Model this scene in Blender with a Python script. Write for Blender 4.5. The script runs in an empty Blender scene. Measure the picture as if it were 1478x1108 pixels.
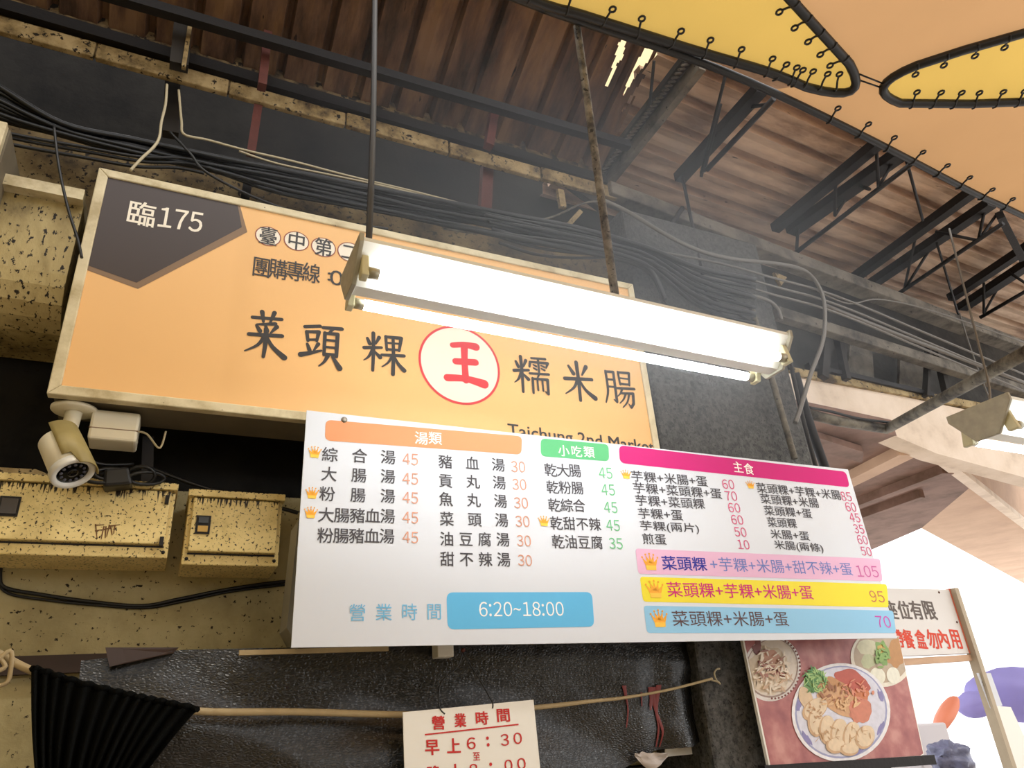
import bpy, bmesh, math, random
import numpy as np
from mathutils import Vector, Matrix, noise as mnoise
random.seed(7)
SC = bpy.context.scene
COL = SC.collection

# ------------------------------------------------------------------ camera
FPX = 1040.8
EYE = Vector((0.0, 0.0, 1.5))
RM = (Matrix.Rotation(-0.4667, 3, 'Z') @ Matrix.Rotation(math.pi / 2 + 0.4447, 3, 'X') @ Matrix.Rotation(-0.0742, 3, 'Z'))
cam_data = bpy.data.cameras.new('camera')
cam_data.sensor_width = 36.0
cam_data.lens = FPX / 1478.0 * 36.0
cam_data.clip_start = 0.02
cam_data.clip_end = 200
cam = bpy.data.objects.new('camera', cam_data)
COL.objects.link(cam)
cam.matrix_world = Matrix.Translation(EYE) @ RM.to_4x4()
SC.camera = cam

# ------------------------------------------------------------------ sky, sun, exposure
world = bpy.data.worlds.new('sky')
SC.world = world
world.use_nodes = True
bg = world.node_tree.nodes['Background']
bg.inputs[0].default_value = (1.0, 0.985, 0.975, 1)
bg.inputs[1].default_value = 1.3
sun_d = bpy.data.lights.new('sun', 'SUN')
sun_d.energy = 0.55
sun_d.angle = math.radians(3)
sun_d.color = (1.0, 0.93, 0.82)
sun = bpy.data.objects.new('sun', sun_d)
COL.objects.link(sun)
sun.location = (3, -3, 9)
sun.rotation_euler = (math.radians(28), math.radians(14), 0)
vs = SC.view_settings
vs.view_transform = 'Standard'
vs.look = 'None'
vs.exposure = 0.55
vs.gamma = 1.0
vs.use_curve_mapping = False
SC.cycles.use_denoising = True
SC.cycles.max_bounces = 8
SC.cycles.sample_clamp_indirect = 6
TUBE_L = 15.0
HAZE = 0.34

# ------------------------------------------------------------------ measuring helpers
def ray(x, y):
    return RM @ Vector(((x - 739) / FPX, -(y - 554) / FPX, -1.0))
def atY(x, y, Y):
    d = ray(x, y)
    return EYE + d * (Y / d.y)
def atZ(x, y, Z):
    d = ray(x, y)
    return EYE + d * ((Z - EYE.z) / d.z)
def atP(x, y, p0, n):
    d = ray(x, y)
    return EYE + d * ((p0 - EYE).dot(n) / d.dot(n))
def V(*a):
    return Vector(a)

# ------------------------------------------------------------------ materials
def lin(c):
    if isinstance(c, str):
        c = [int(c[i:i + 2], 16) / 255 for i in (0, 2, 4)]
    return tuple((v / 12.92 if v <= 0.04045 else ((v + 0.055) / 1.055) ** 2.4) for v in c) + (1.0,)
MATS = {}
def new_mat(name):
    m = bpy.data.materials.new(name)
    m.use_nodes = True
    MATS[name] = m
    return m, m.node_tree.nodes, m.node_tree.links
def plain(name, col, rough=0.6, metal=0.0, bump=0.0, bscale=60, var=0.0, vscale=6, spec=0.5):
    m, N, L = new_mat(name)
    b = N['Principled BSDF']
    b.inputs['Base Color'].default_value = lin(col)
    b.inputs['Roughness'].default_value = rough
    b.inputs['Metallic'].default_value = metal
    b.inputs['Specular IOR Level'].default_value = spec
    tc = N.new('ShaderNodeTexCoord')
    if var > 0:
        n = N.new('ShaderNodeTexNoise'); n.inputs['Scale'].default_value = vscale; n.inputs['Detail'].default_value = 5
        L.new(tc.outputs['Object'], n.inputs['Vector'])
        mx = N.new('ShaderNodeMix'); mx.data_type = 'RGBA'
        c = lin(col)
        mx.inputs['A'].default_value = tuple(v * (1 - var) for v in c[:3]) + (1,)
        mx.inputs['B'].default_value = tuple(min(1, v * (1 + var)) for v in c[:3]) + (1,)
        L.new(n.outputs['Fac'], mx.inputs['Factor'])
        L.new(mx.outputs['Result'], b.inputs['Base Color'])
    if bump > 0:
        n2 = N.new('ShaderNodeTexNoise'); n2.inputs['Scale'].default_value = bscale; n2.inputs['Detail'].default_value = 4
        L.new(tc.outputs['Object'], n2.inputs['Vector'])
        bp = N.new('ShaderNodeBump'); bp.inputs['Strength'].default_value = bump; bp.inputs['Distance'].default_value = 0.01
        L.new(n2.outputs['Fac'], bp.inputs['Height'])
        L.new(bp.outputs['Normal'], b.inputs['Normal'])
    return m
def ramp(N, stops):
    r = N.new('ShaderNodeValToRGB')
    e = r.color_ramp.elements
    e[0].position, e[0].color = stops[0]
    e[1].position, e[1].color = stops[-1]
    for p, c in stops[1:-1]:
        k = e.new(p); k.color = c
    return r
def grimy(name, light, mid, dark, speck=0.62, sscale=55, big=4.0, rough=0.7, stretch=(1, 1, 1), bump=0.25, bigpos=(0.35, 0.6), speckcol='1c140c', drip=0.0, spec=0.3):
    """old painted or rendered surface: big stains between two tones, dark specks of dirt, optional vertical drip marks"""
    m, N, L = new_mat(name)
    b = N['Principled BSDF']
    b.inputs['Roughness'].default_value = rough
    b.inputs['Specular IOR Level'].default_value = spec
    tc = N.new('ShaderNodeTexCoord')
    mp = N.new('ShaderNodeMapping'); mp.inputs['Scale'].default_value = stretch
    L.new(tc.outputs['Object'], mp.inputs['Vector'])
    n1 = N.new('ShaderNodeTexNoise'); n1.inputs['Scale'].default_value = big; n1.inputs['Detail'].default_value = 6
    n1.inputs['Roughness'].default_value = 0.65
    L.new(mp.outputs['Vector'], n1.inputs['Vector'])
    r1 = ramp(N, [(bigpos[0], lin(dark)), (sum(bigpos) / 2, lin(mid)), (bigpos[1], lin(light))])
    L.new(n1.outputs['Fac'], r1.inputs['Fac'])
    n2 = N.new('ShaderNodeTexNoise'); n2.inputs['Scale'].default_value = sscale; n2.inputs['Detail'].default_value = 3
    n2.inputs['Roughness'].default_value = 0.6
    L.new(mp.outputs['Vector'], n2.inputs['Vector'])
    r2 = ramp(N, [(speck, (0, 0, 0, 1)), (speck + 0.04, (1, 1, 1, 1))])
    L.new(n2.outputs['Fac'], r2.inputs['Fac'])
    mx = N.new('ShaderNodeMix'); mx.data_type = 'RGBA'
    L.new(r2.outputs['Color'], mx.inputs['Factor'])
    L.new(r1.outputs['Color'], mx.inputs['A'])
    mx.inputs['B'].default_value = lin(speckcol)
    out = mx.outputs['Result']
    if drip > 0:
        mp2 = N.new('ShaderNodeMapping'); mp2.inputs['Scale'].default_value = (150, 150, 16)
        L.new(tc.outputs['Object'], mp2.inputs['Vector'])
        n3 = N.new('ShaderNodeTexNoise'); n3.inputs['Scale'].default_value = 1.0; n3.inputs['Detail'].default_value = 2
        L.new(mp2.outputs['Vector'], n3.inputs['Vector'])
        sep = N.new('ShaderNodeSeparateXYZ')
        L.new(tc.outputs['Generated'], sep.inputs['Vector'])
        mm = N.new('ShaderNodeMath'); mm.operation = 'MULTIPLY_ADD'
        L.new(sep.outputs['Z'], mm.inputs[0]); mm.inputs[1].default_value = 1.1; mm.inputs[2].default_value = -0.93
        ad = N.new('ShaderNodeMath'); ad.operation = 'ADD'
        L.new(n3.outputs['Fac'], ad.inputs[0]); L.new(mm.outputs[0], ad.inputs[1])
        r3 = ramp(N, [(0.66 - drip * 0.05, (0, 0, 0, 1)), (0.72 - drip * 0.05, (1, 1, 1, 1))])
        L.new(ad.outputs[0], r3.inputs['Fac'])
        mx2 = N.new('ShaderNodeMix'); mx2.data_type = 'RGBA'
        L.new(r3.outputs['Color'], mx2.inputs['Factor'])
        L.new(out, mx2.inputs['A']); mx2.inputs['B'].default_value = lin('251a10')
        out = mx2.outputs['Result']
    L.new(out, b.inputs['Base Color'])
    if bump > 0:
        bp = N.new('ShaderNodeBump'); bp.inputs['Strength'].default_value = bump; bp.inputs['Distance'].default_value = 0.008
        L.new(n2.outputs['Fac'], bp.inputs['Height'])
        L.new(bp.outputs['Normal'], b.inputs['Normal'])
    return m
def emitter(name, col, strength):
    m, N, L = new_mat(name)
    b = N['Principled BSDF']
    b.inputs['Base Color'].default_value = (0.9, 0.9, 0.9, 1)
    b.inputs['Emission Color'].default_value = lin(col)
    b.inputs['Emission Strength'].default_value = strength
    return m
def fabric(name, col, trans=0.6, var=0.12, vscale=2.5):
    m, N, L = new_mat(name)
    N.remove(N['Principled BSDF'])
    out = N['Material Output']
    tc = N.new('ShaderNodeTexCoord')
    n = N.new('ShaderNodeTexNoise'); n.inputs['Scale'].default_value = vscale; n.inputs['Detail'].default_value = 5
    L.new(tc.outputs['Object'], n.inputs['Vector'])
    mx = N.new('ShaderNodeMix'); mx.data_type = 'RGBA'
    c = lin(col)
    mx.inputs['A'].default_value = tuple(v * (1 - var) for v in c[:3]) + (1,)
    mx.inputs['B'].default_value = tuple(min(1, v * (1 + var)) for v in c[:3]) + (1,)
    L.new(n.outputs['Fac'], mx.inputs['Factor'])
    d = N.new('ShaderNodeBsdfDiffuse'); t = N.new('ShaderNodeBsdfTranslucent')
    L.new(mx.outputs['Result'], d.inputs['Color']); L.new(mx.outputs['Result'], t.inputs['Color'])
    ms = N.new('ShaderNodeMixShader'); ms.inputs[0].default_value = trans
    L.new(d.outputs[0], ms.inputs[1]); L.new(t.outputs[0], ms.inputs[2])
    L.new(ms.outputs[0], out.inputs['Surface'])
    return m

M_wall = grimy('greasy_cream_wall', 'c2b78f', 'b3a77e', '938761', speck=0.63, sscale=70, big=3, bigpos=(0.3, 0.7))
M_beamtan = grimy('stained_tan_concrete', 'b09a70', '8f7a52', '4a3a24', speck=0.60, sscale=45, big=9, bigpos=(0.35, 0.6))
M_beamlow = grimy('smoke_stained_concrete', '8f7b55', '6b5838', '2c2216', speck=0.57, sscale=50, big=5, bigpos=(0.35, 0.65))
M_dark = grimy('dark_mottled_wall', '3a3732', '2a2824', '171513', speck=0.7, sscale=30, big=4)  # near-black mottled tone for the wall base and the right wall
M_shade = grimy('shade_black_recess', '211f1c', '1a1816', '100f0e', speck=0.7, sscale=30, big=4, spec=.1)  # black puts the shade of recess and upper wall into the colour
M_rubble = grimy('broken_brick_infill', '7a6645', '57462e', '1c150e', speck=0.55, sscale=22, big=12)
M_boxm = grimy('grease_spotted_enamel', 'eed898', 'e2cb8a', 'c4ad70', speck=0.585, sscale=120, big=7, bigpos=(0.3, 0.6), rough=0.45, drip=1.0, speckcol='2a1d10', bump=0.1)
M_shutter = grimy('spotted_shutter_metal', 'b5a372', '9c8a5c', '54462c', speck=0.585, sscale=85, big=5, rough=0.5, stretch=(1, 1, 0.5))
M_stone = grimy('grey_pebble_dash', '5b5a57', '4a4946', '2b2b2a', speck=0.60, sscale=90, big=60, bigpos=(0.35, 0.65), bump=0.5, speckcol='20201f')
M_roofL = grimy('rusted_corrugated_sheet', '74583e', '584030', '302318', speck=0.68, sscale=14, big=3.5, stretch=(2.5, 0.6, 0.6), rough=0.75, bump=0.1, speckcol='21160e')
M_roofR = grimy('weathered_corrugated_sheet', 'd6bca4', 'bfa38c', '927866', speck=0.70, sscale=12, big=3.5, stretch=(0.5, 2.0, 2.0), rough=0.75, bump=0.1, speckcol='3a2a22')
M_steel = plain('sooty_black_steel', '1d1a1a', 0.6, 0.3, bump=0.15, bscale=80)
M_rust = plain('rust_red_steel', '5b2a20', 0.7, 0.1, bump=0.2, bscale=90, var=0.35, vscale=30)
M_postdk = plain('dark_grimy_post', '2a2520', 0.8, var=0.3, vscale=20)
M_greybeam = grimy('dusty_grey_beam', '7c756a', '655f56', '3f3a35', speck=0.66, sscale=30, big=7, rough=0.75)
M_pipe = grimy('dusty_pipe', '7c7566', '615a4e', '35302a', speck=0.66, sscale=60, big=14, rough=0.7)
M_pole = grimy('mottled_grey_pole', '8f877a', '6b645b', '3a3631', speck=0.6, sscale=70, big=25, rough=0.55)
M_blackcable = plain('black_rubber', '0d0d0e', 0.45)
M_greycable = plain('dusty_grey_cable', '6a655e', 0.55)
M_whitecable = plain('yellowed_white_cable', 'b9ac8c', 0.5)
M_frame = grimy('cream_sign_frame', 'ddd0ae', 'cdbf9b', 'b3a27c', speck=0.70, sscale=70, big=9, rough=0.4, bump=0.03)
M_signface = plain('orange_sign_face', 'f0bd7c', 0.55, var=0.04, vscale=2)
M_signside = plain('grimy_sign_underside', '6d6350', 0.7, var=0.35, vscale=9)
M_brown = plain('dark_brown_print', '3a2d29', 0.45)
M_greybr = plain('greyish_brown_print', '84684c', 0.5)
M_cream = plain('cream_print', 'f3ead8', 0.5)
M_ink = plain('black_print', '2c2a2c', 0.5)
M_red = plain('red_print', 'd8353d', 0.5)
M_rim = plain('red_brown_print', '8e3b2a', 0.5)
M_menu = plain('white_menu_panel', 'd9dde5', 0.6, spec=.25)
M_gloss_white = plain('white_plastic', 'f0e8d0', 0.4, var=0.08, vscale=14)
M_lampwhite = plain('white_enamel', 'ecece4', 0.45, var=0.1, vscale=8)
M_lampend = plain('grimy_lamp_end', 'a5a08e', 0.6, var=0.3, vscale=40)
M_tube = emitter('lit_fluorescent_tube', 'f8fcff', TUBE_L)
M_tubecap = plain('tube_end_metal', 'a8a28c', 0.35, 0.6)
M_holder = plain('lamp_holder_plastic', 'cfc9a4', 0.5)
M_orangefab = fabric('tan_orange_canvas', 'c0966a', 0.6)
M_yellowfab = fabric('yellow_canvas', 'd0ad5c', 0.6)
M_tarp = fabric('red_tarpaulin', 'e0743a', 0.7)
M_blackframe = plain('black_painted_pipe', '1b1917', 0.45, 0.2)
M_vinyl = None
M_cloth = plain('black_cotton', '0b0c0b', 0.95, bump=0.3, bscale=300, spec=0.1)
M_rope = plain('tan_wooden_strip', 'b6a27c', 0.7, var=0.2, vscale=30)
M_browntrim = plain('dark_brown_wood', '33211a', 0.6, var=0.3, vscale=20)
M_card = plain('cream_card', 'f3f0e8', 0.5)
M_cardred = plain('card_red_print', 'c9231f', 0.5)
M_lens = plain('black_glass_lens', '0a0a0c', 0.08)
M_led = plain('infrared_led', '4a4a55', 0.2)
M_hood = plain('shaded_dirty_hood', '978650', 0.55, var=0.2, vscale=30)  # olive holds the hood's dirt and its shaded side
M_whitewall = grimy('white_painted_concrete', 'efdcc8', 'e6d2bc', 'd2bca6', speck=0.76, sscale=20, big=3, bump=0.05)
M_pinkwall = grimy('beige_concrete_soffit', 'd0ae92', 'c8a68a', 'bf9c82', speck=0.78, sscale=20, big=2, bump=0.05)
M_soffit = grimy('brown_shaded_soffit', '8d6f60', '7f6254', '69503f', speck=0.76, sscale=20, big=3, bump=0.05)  # brown has the shade of the passage ceiling put into it
M_floor = plain('grey_concrete_floor', 'b5ada2', 0.8, var=0.2)
M_panelgrey = plain('grey_panel_edge', '8c8778', 0.6, var=0.2, vscale=12)
M_metalgrey = plain('scratched_metal', '8a8378', 0.4, 0.7)

m, N, L = new_mat('black_vinyl')
M_vinyl = m
b = N['Principled BSDF']
b.inputs['Base Color'].default_value = lin('0c0c0d')
b.inputs['Roughness'].default_value = 0.32
b.inputs['Coat Weight'].default_value = 0.5
b.inputs['Coat Roughness'].default_value = 0.22
tc = N.new('ShaderNodeTexCoord')
mp = N.new('ShaderNodeMapping'); mp.inputs['Scale'].default_value = (0.75, 1, 1.4)
L.new(tc.outputs['Object'], mp.inputs['Vector'])
vo = N.new('ShaderNodeTexVoronoi'); vo.inputs['Scale'].default_value = 120; vo.feature = 'DISTANCE_TO_EDGE'
L.new(mp.outputs['Vector'], vo.inputs['Vector'])
nn = N.new('ShaderNodeTexNoise'); nn.inputs['Scale'].default_value = 7; nn.inputs['Detail'].default_value = 3
L.new(tc.outputs['Object'], nn.inputs['Vector'])
b1 = N.new('ShaderNodeBump'); b1.inputs['Strength'].default_value = 0.6; b1.inputs['Distance'].default_value = 0.03
L.new(nn.outputs['Fac'], b1.inputs['Height'])
b2 = N.new('ShaderNodeBump'); b2.inputs['Strength'].default_value = 0.9; b2.inputs['Distance'].default_value = 0.004
L.new(vo.outputs['Distance'], b2.inputs['Height']); L.new(b1.outputs['Normal'], b2.inputs['Normal'])
L.new(b2.outputs['Normal'], b.inputs['Normal'])

PRINT = {}
def ink(hexcol):
    if hexcol not in PRINT:
        PRINT[hexcol] = plain('printed_colour_' + hexcol, hexcol, 0.6, spec=.2)
    return PRINT[hexcol]

# ------------------------------------------------------------------ object helpers
def tag(o, label=None, cat=None, group=None, kind=None):
    if label: o['label'] = label
    if cat: o['category'] = cat
    if group: o['group'] = group
    if kind: o['kind'] = kind
    return o
class Thing:
    def __init__(self, name, label, cat, base, group=None):
        self.base = Vector(base)
        self.e = bpy.data.objects.new(name, None)
        self.e.empty_display_size = 0.05
        self.e.location = self.base
        COL.objects.link(self.e)
        tag(self.e, label, cat, group)
class MB:
    def __init__(self):
        self.bm = bmesh.new()
    def face(self, pts):
        vs_ = [self.bm.verts.new(p) for p in pts]
        try: self.bm.faces.new(vs_)
        except ValueError: pass
        return self
    def hexa(self, a, b_):
        """a, b_: two loops of points (bottom, top)"""
        n = len(a)
        va = [self.bm.verts.new(p) for p in a]; vb = [self.bm.verts.new(p) for p in b_]
        self.bm.faces.new(list(reversed(va))); self.bm.faces.new(vb)
        for i in range(n):
            j = (i + 1) % n
            self.bm.faces.new((va[i], va[j], vb[j], vb[i]))
        return self
    def box(self, lo, hi):
        x0, y0, z0 = lo; x1, y1, z1 = hi
        return self.hexa([V(x0, y0, z0), V(x1, y0, z0), V(x1, y1, z0), V(x0, y1, z0)], [V(x0, y0, z1), V(x1, y0, z1), V(x1, y1, z1), V(x0, y1, z1)])
    def bar(self, p, q, w, h, up=V(0, 0, 1)):
        p, q = Vector(p), Vector(q)
        d = (q - p).normalized()
        s = d.cross(up)
        if s.length < 1e-4: s = d.cross(V(1, 0, 0))
        s.normalize(); u = s.cross(d).normalized()
        c = [s * (w / 2) + u * (h / 2), -s * (w / 2) + u * (h / 2), -s * (w / 2) - u * (h / 2), s * (w / 2) - u * (h / 2)]
        return self.hexa([p + k for k in c], [q + k for k in c])
    def tube(self, pts, r, n=8, closed=False, caps=True):
        pts = [Vector(p) for p in pts]
        rs = r if isinstance(r, (list, tuple)) else [r] * len(pts)
        m_ = len(pts)
        rings = []
        t0 = None
        for i, p in enumerate(pts):
            if closed: t = pts[(i + 1) % m_] - pts[i - 1]
            else: t = pts[min(i + 1, m_ - 1)] - pts[max(i - 1, 0)]
            t.normalize()
            if t0 is None:
                a = t.cross(V(0, 0, 1))
                if a.length < 0.1: a = t.cross(V(1, 0, 0))
                a.normalize()
            else:
                a = a - t * a.dot(t)
                a.normalize()
            t0 = t
            b_ = t.cross(a)
            rings.append([self.bm.verts.new(p + (a * math.cos(k * 2 * math.pi / n) + b_ * math.sin(k * 2 * math.pi / n)) * rs[i]) for k in range(n)])
        rng = range(m_) if closed else range(m_ - 1)
        for i in rng:
            A, B = rings[i], rings[(i + 1) % m_]
            for k in range(n):
                self.bm.faces.new((A[k], A[(k + 1) % n], B[(k + 1) % n], B[k])).smooth = True
        if not closed and caps:
            self.bm.faces.new(list(reversed(rings[0]))); self.bm.faces.new(rings[-1])
        return self
    def rings(self, c, axis, prof, n=28, ref=V(0, 0, 1), smooth=True):
        """lathe: prof = [(distance along axis, radius)]"""
        axis = Vector(axis).normalized()
        a = axis.cross(ref)
        if a.length < 0.05: a = axis.cross(V(1, 0, 0))
        a.normalize(); b_ = axis.cross(a)
        R_ = []
        for h, r in prof:
            R_.append([self.bm.verts.new(Vector(c) + axis * h + (a * math.cos(k * 2 * math.pi / n) + b_ * math.sin(k * 2 * math.pi / n)) * max(r, 1e-5)) for k in range(n)])
        for A, B in zip(R_, R_[1:]):
            for k in range(n):
                f = self.bm.faces.new((A[k], A[(k + 1) % n], B[(k + 1) % n], B[k])); f.smooth = smooth
        self.bm.faces.new(list(reversed(R_[0]))); self.bm.faces.new(R_[-1])
        return self
    def grid(self, P, smooth=True):
        """P[i][j] points"""
        vs_ = [[self.bm.verts.new(p) for p in row] for row in P]
        for i in range(len(P) - 1):
            for j in range(len(P[0]) - 1):
                f = self.bm.faces.new((vs_[i][j], vs_[i][j + 1], vs_[i + 1][j + 1], vs_[i + 1][j])); f.smooth = smooth
        return self
    def slab(self, pts, n, t):
        """polygon with thickness t along n"""
        n = Vector(n)
        return self.hexa([Vector(p) for p in pts], [Vector(p) + n * t for p in pts])
    def build(self, name, mat, parent=None, base=None, bevel=0.0, solid=0.0, recalc=True):
        if recalc: bmesh.ops.recalc_face_normals(self.bm, faces=self.bm.faces)
        o0 = base if base is not None else (parent.base if isinstance(parent, Thing) else None)
        if o0 is None and parent is None:
            vs_ = [v.co for v in self.bm.verts]
            o0 = Vector(((min(v.x for v in vs_) + max(v.x for v in vs_)) / 2, (min(v.y for v in vs_) + max(v.y for v in vs_)) / 2, min(v.z for v in vs_)))
        if o0 is None and parent is not None:
            o0 = parent['o0'] if 'o0' in parent else (0, 0, 0)
        o0 = Vector(o0)
        for v in self.bm.verts: v.co -= o0
        me = bpy.data.meshes.new(name)
        self.bm.to_mesh(me); self.bm.free()
        me.materials.append(mat)
        o = bpy.data.objects.new(name, me)
        COL.objects.link(o)
        if isinstance(parent, Thing): o.parent = parent.e
        elif parent is not None: o.parent = parent
        else: o.location = o0
        o['o0'] = tuple(o0)
        if bevel:
            md = o.modifiers.new('bevel', 'BEVEL'); md.width = bevel; md.segments = 2; md.limit_method = 'ANGLE'
        if solid:
            md = o.modifiers.new('solid', 'SOLIDIFY'); md.thickness = solid
        return o
def copy_tree(o, parent=None):
    c = o.copy(); COL.objects.link(c)
    if parent is not None: c.parent = parent
    for ch in list(o.children): copy_tree(ch, c)
    return c
def spline(pts, k=6):
    pts = [Vector(p) for p in pts]
    out = []
    for i in range(len(pts) - 1):
        p0, p1, p2, p3 = pts[max(i - 1, 0)], pts[i], pts[i + 1], pts[min(i + 2, len(pts) - 1)]
        for s in range(k):
            t = s / k
            out.append(0.5 * ((2 * p1) + (p2 - p0) * t + (2 * p0 - 5 * p1 + 4 * p2 - p3) * t * t + (3 * p1 - p0 - 3 * p2 + p3) * t ** 3))
    out.append(pts[-1])
    return out

# ------------------------------------------------------------------ lettering helpers
GL = {}
def glyph(s):
    key = s
    if key not in GL and len(s) > 0 and all(c in '0123456789:~' for c in s):
        X, V_, F_ = 0.0, [], []
        for c in s:
            v1, f1 = glyph('\u223c' if c == '~' else chr(ord(c) + 0xFEE0))
            lo, hi = v1.min(0), v1.max(0)
            w = max(hi[0] - lo[0], 0.1)
            if c == ':': v1 = v1 + np.array([0, 0.0])
            n0 = sum(len(a) for a in V_)
            V_.append(v1 - np.array([lo[0] - X, 0])); F_ += [tuple(i + n0 for i in f) for f in f1]
            X += w + (0.10 if c not in ':~' else 0.13)
        GL[key] = (np.concatenate(V_), F_)
    if key not in GL:
        c = bpy.data.curves.new('letters', 'FONT'); c.body = s; c.resolution_u = 3
        o = bpy.data.objects.new('letters', c); COL.objects.link(o)
        dg = bpy.context.evaluated_depsgraph_get()
        me = bpy.data.meshes.new_from_object(o.evaluated_get(dg))
        vs_ = np.array([v.co[:2] for v in me.vertices]) if len(me.vertices) else np.zeros((0, 2))
        fs = [tuple(p.vertices) for p in me.polygons]
        bpy.data.objects.remove(o); bpy.data.curves.remove(c); bpy.data.meshes.remove(me)
        GL[key] = (vs_, fs)
    return GL[key]
_v, _ = glyph('國')
EM_C = (_v.min(0) + _v.max(0)) / 2
EM_H = (_v.max(0) - _v.min(0))[1]
class Board:
    """a flat face: origin, unit u (right), unit v (up), normal towards the viewer; px -> (u, v) on it"""
    def __init__(self, o, u, v):
        self.o, self.u, self.v = Vector(o), Vector(u).normalized(), Vector(v).normalized()
        self.n = self.u.cross(self.v).normalized()
    def uv(self, x, y):
        p = atP(x, y, self.o, self.n) - self.o
        return p.dot(self.u), p.dot(self.v)
    def pt(self, u, v, h=0.0):
        return self.o + self.u * u + self.v * v + self.n * h
class Print:
    """flat printed shapes of one colour on a board"""
    def __init__(self, board, h=0.001):
        self.b, self.h, self.mb = board, h, MB()
    def add(self, vs_, fs, dh=0.0):
        pts = [self.mb.bm.verts.new(self.b.pt(x, y, self.h + dh)) for x, y in vs_]
        for f in fs:
            try: self.mb.bm.faces.new([pts[i] for i in f])
            except ValueError: pass
    def poly(self, uvs):
        self.add(uvs, [tuple(range(len(uvs)))])
    def shifts(self, b_):
        return [(0, 0)] if b_ <= 0 else [(-b_, -b_ / 2), (b_, -b_ / 2), (-b_, b_ / 2), (b_, b_ / 2)]
    def fit(self, s, p0, p1, h, bold=0.0):
        """string fitted between two middle points of its left and right end (pixels), h pixels high"""
        vs_, fs = glyph(s)
        lo, hi = vs_.min(0), vs_.max(0)
        u0, v0 = self.b.uv(*p0); u1, v1 = self.b.uv(*p1)
        _, va = self.b.uv((p0[0] + p1[0]) / 2, (p0[1] + p1[1]) / 2 - h / 2)
        _, vb = self.b.uv((p0[0] + p1[0]) / 2, (p0[1] + p1[1]) / 2 + h / 2)
        H = va - vb
        t = (vs_[:, 0] - lo[0]) / (hi[0] - lo[0])
        X = u0 + t * (u1 - u0)
        Y = v0 + t * (v1 - v0) + ((vs_[:, 1] - lo[1]) / (hi[1] - lo[1]) - 0.5) * H
        for q_, (ox, oy) in enumerate(self.shifts(bold * H)):
            self.add(list(zip(X + ox, Y + oy)), fs, q_ * 6e-5)
    def spread(self, s, p0, p1, h, bold=0.0, wscale=1.0):
        """characters spread evenly from the left edge of the first to the right edge of the last"""
        u0, v0 = self.b.uv(*p0); u1, v1 = self.b.uv(*p1)
        xm, ym = (p0[0] + p1[0]) / 2, (p0[1] + p1[1]) / 2
        H = self.b.uv(xm, ym - h / 2)[1] - self.b.uv(xm, ym + h / 2)[1]
        k = H / EM_H
        w = H * 0.98 * wscale
        n = len(s)
        for i, ch in enumerate(s):
            t = 0.5 if n == 1 else i / (n - 1)
            cu = u0 + w / 2 + t * (u1 - u0 - w)
            if n == 1: cu = (u0 + u1) / 2
            cv = v0 + t * (v1 - v0)
            vs_, fs = glyph(ch)
            for q_, (ox, oy) in enumerate(self.shifts(bold * H)):
                self.add([(cu + (x - EM_C[0]) * k * wscale + ox, cv + (y - EM_C[1]) * k + oy) for x, y in vs_], fs, q_ * 6e-5)
    def rrect(self, q, r):
        """rounded band through four pixel corners TL TR BR BL, corner radius r in metres"""
        c = [Vector(self.b.uv(*p)) for p in q]
        out = []
        for i in range(4):
            p, a, b_ = c[i], c[i - 1], c[(i + 1) % 4]
            da, db = (a - p).normalized(), (b_ - p).normalized()
            pa, pb = p + da * r, p + db * r
            for t in range(7):
                s = t / 6
                out.append(tuple((1 - s) ** 2 * pa + 2 * s * (1 - s) * p + s * s * pb))
        self.poly(out)
        return out
    def stroke(self, pts, ws):
        pts = [Vector(p) for p in pts]
        self.h += 4e-5
        n = len(pts)
        Lft, Rgt = [], []
        for i, p in enumerate(pts):
            t = pts[min(i + 1, n - 1)] - pts[max(i - 1, 0)]
            t.normalize()
            nn_ = Vector((-t.y, t.x))
            Lft.append(p + nn_ * ws[i] / 2); Rgt.append(p - nn_ * ws[i] / 2)
        for i in range(n - 1):
            self.poly([tuple(Rgt[i]), tuple(Rgt[i + 1]), tuple(Lft[i + 1]), tuple(Lft[i])])
        for e, p, w in ((0, pts[0], ws[0]), (1, pts[-1], ws[-1])):
            self.h += 2e-5
            self.poly([(p.x + math.cos(a * math.pi / 5) * w / 2, p.y + math.sin(a * math.pi / 5) * w / 2) for a in range(10)])
    def ellipse(self, c, rx, ry, n=40, hole=None):
        """c centre uv; hole: inner fraction for a ring"""
        o = [(c[0] + rx * math.cos(i * 2 * math.pi / n), c[1] + ry * math.sin(i * 2 * math.pi / n)) for i in range(n)]
        if hole is None:
            self.poly(o); return
        k = [(c[0] + rx * hole * math.cos(i * 2 * math.pi / n), c[1] + ry * hole * math.sin(i * 2 * math.pi / n)) for i in range(n)]
        for i in range(n):
            j = (i + 1) % n
            self.poly([o[i], o[j], k[j], k[i]])
    def build(self, name, mat, parent, base=None):
        bmesh.ops.triangulate(self.mb.bm, faces=[f for f in self.mb.bm.faces if len(f.verts) > 4])
        for f in self.mb.bm.faces:
            f.normal_update()
            if f.normal.dot(self.b.n) < 0: f.normal_flip()
        return self.mb.build(name, mat, parent, base, recalc=False)

# ================================================================== SETTING
def struct(name, mb, mat, **k):
    o = mb.build(name, mat, **k)
    return tag(o, kind='structure')

struct('floor', MB().box((-4, -5, -0.1), (9, 7, 0)), M_floor)
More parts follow.
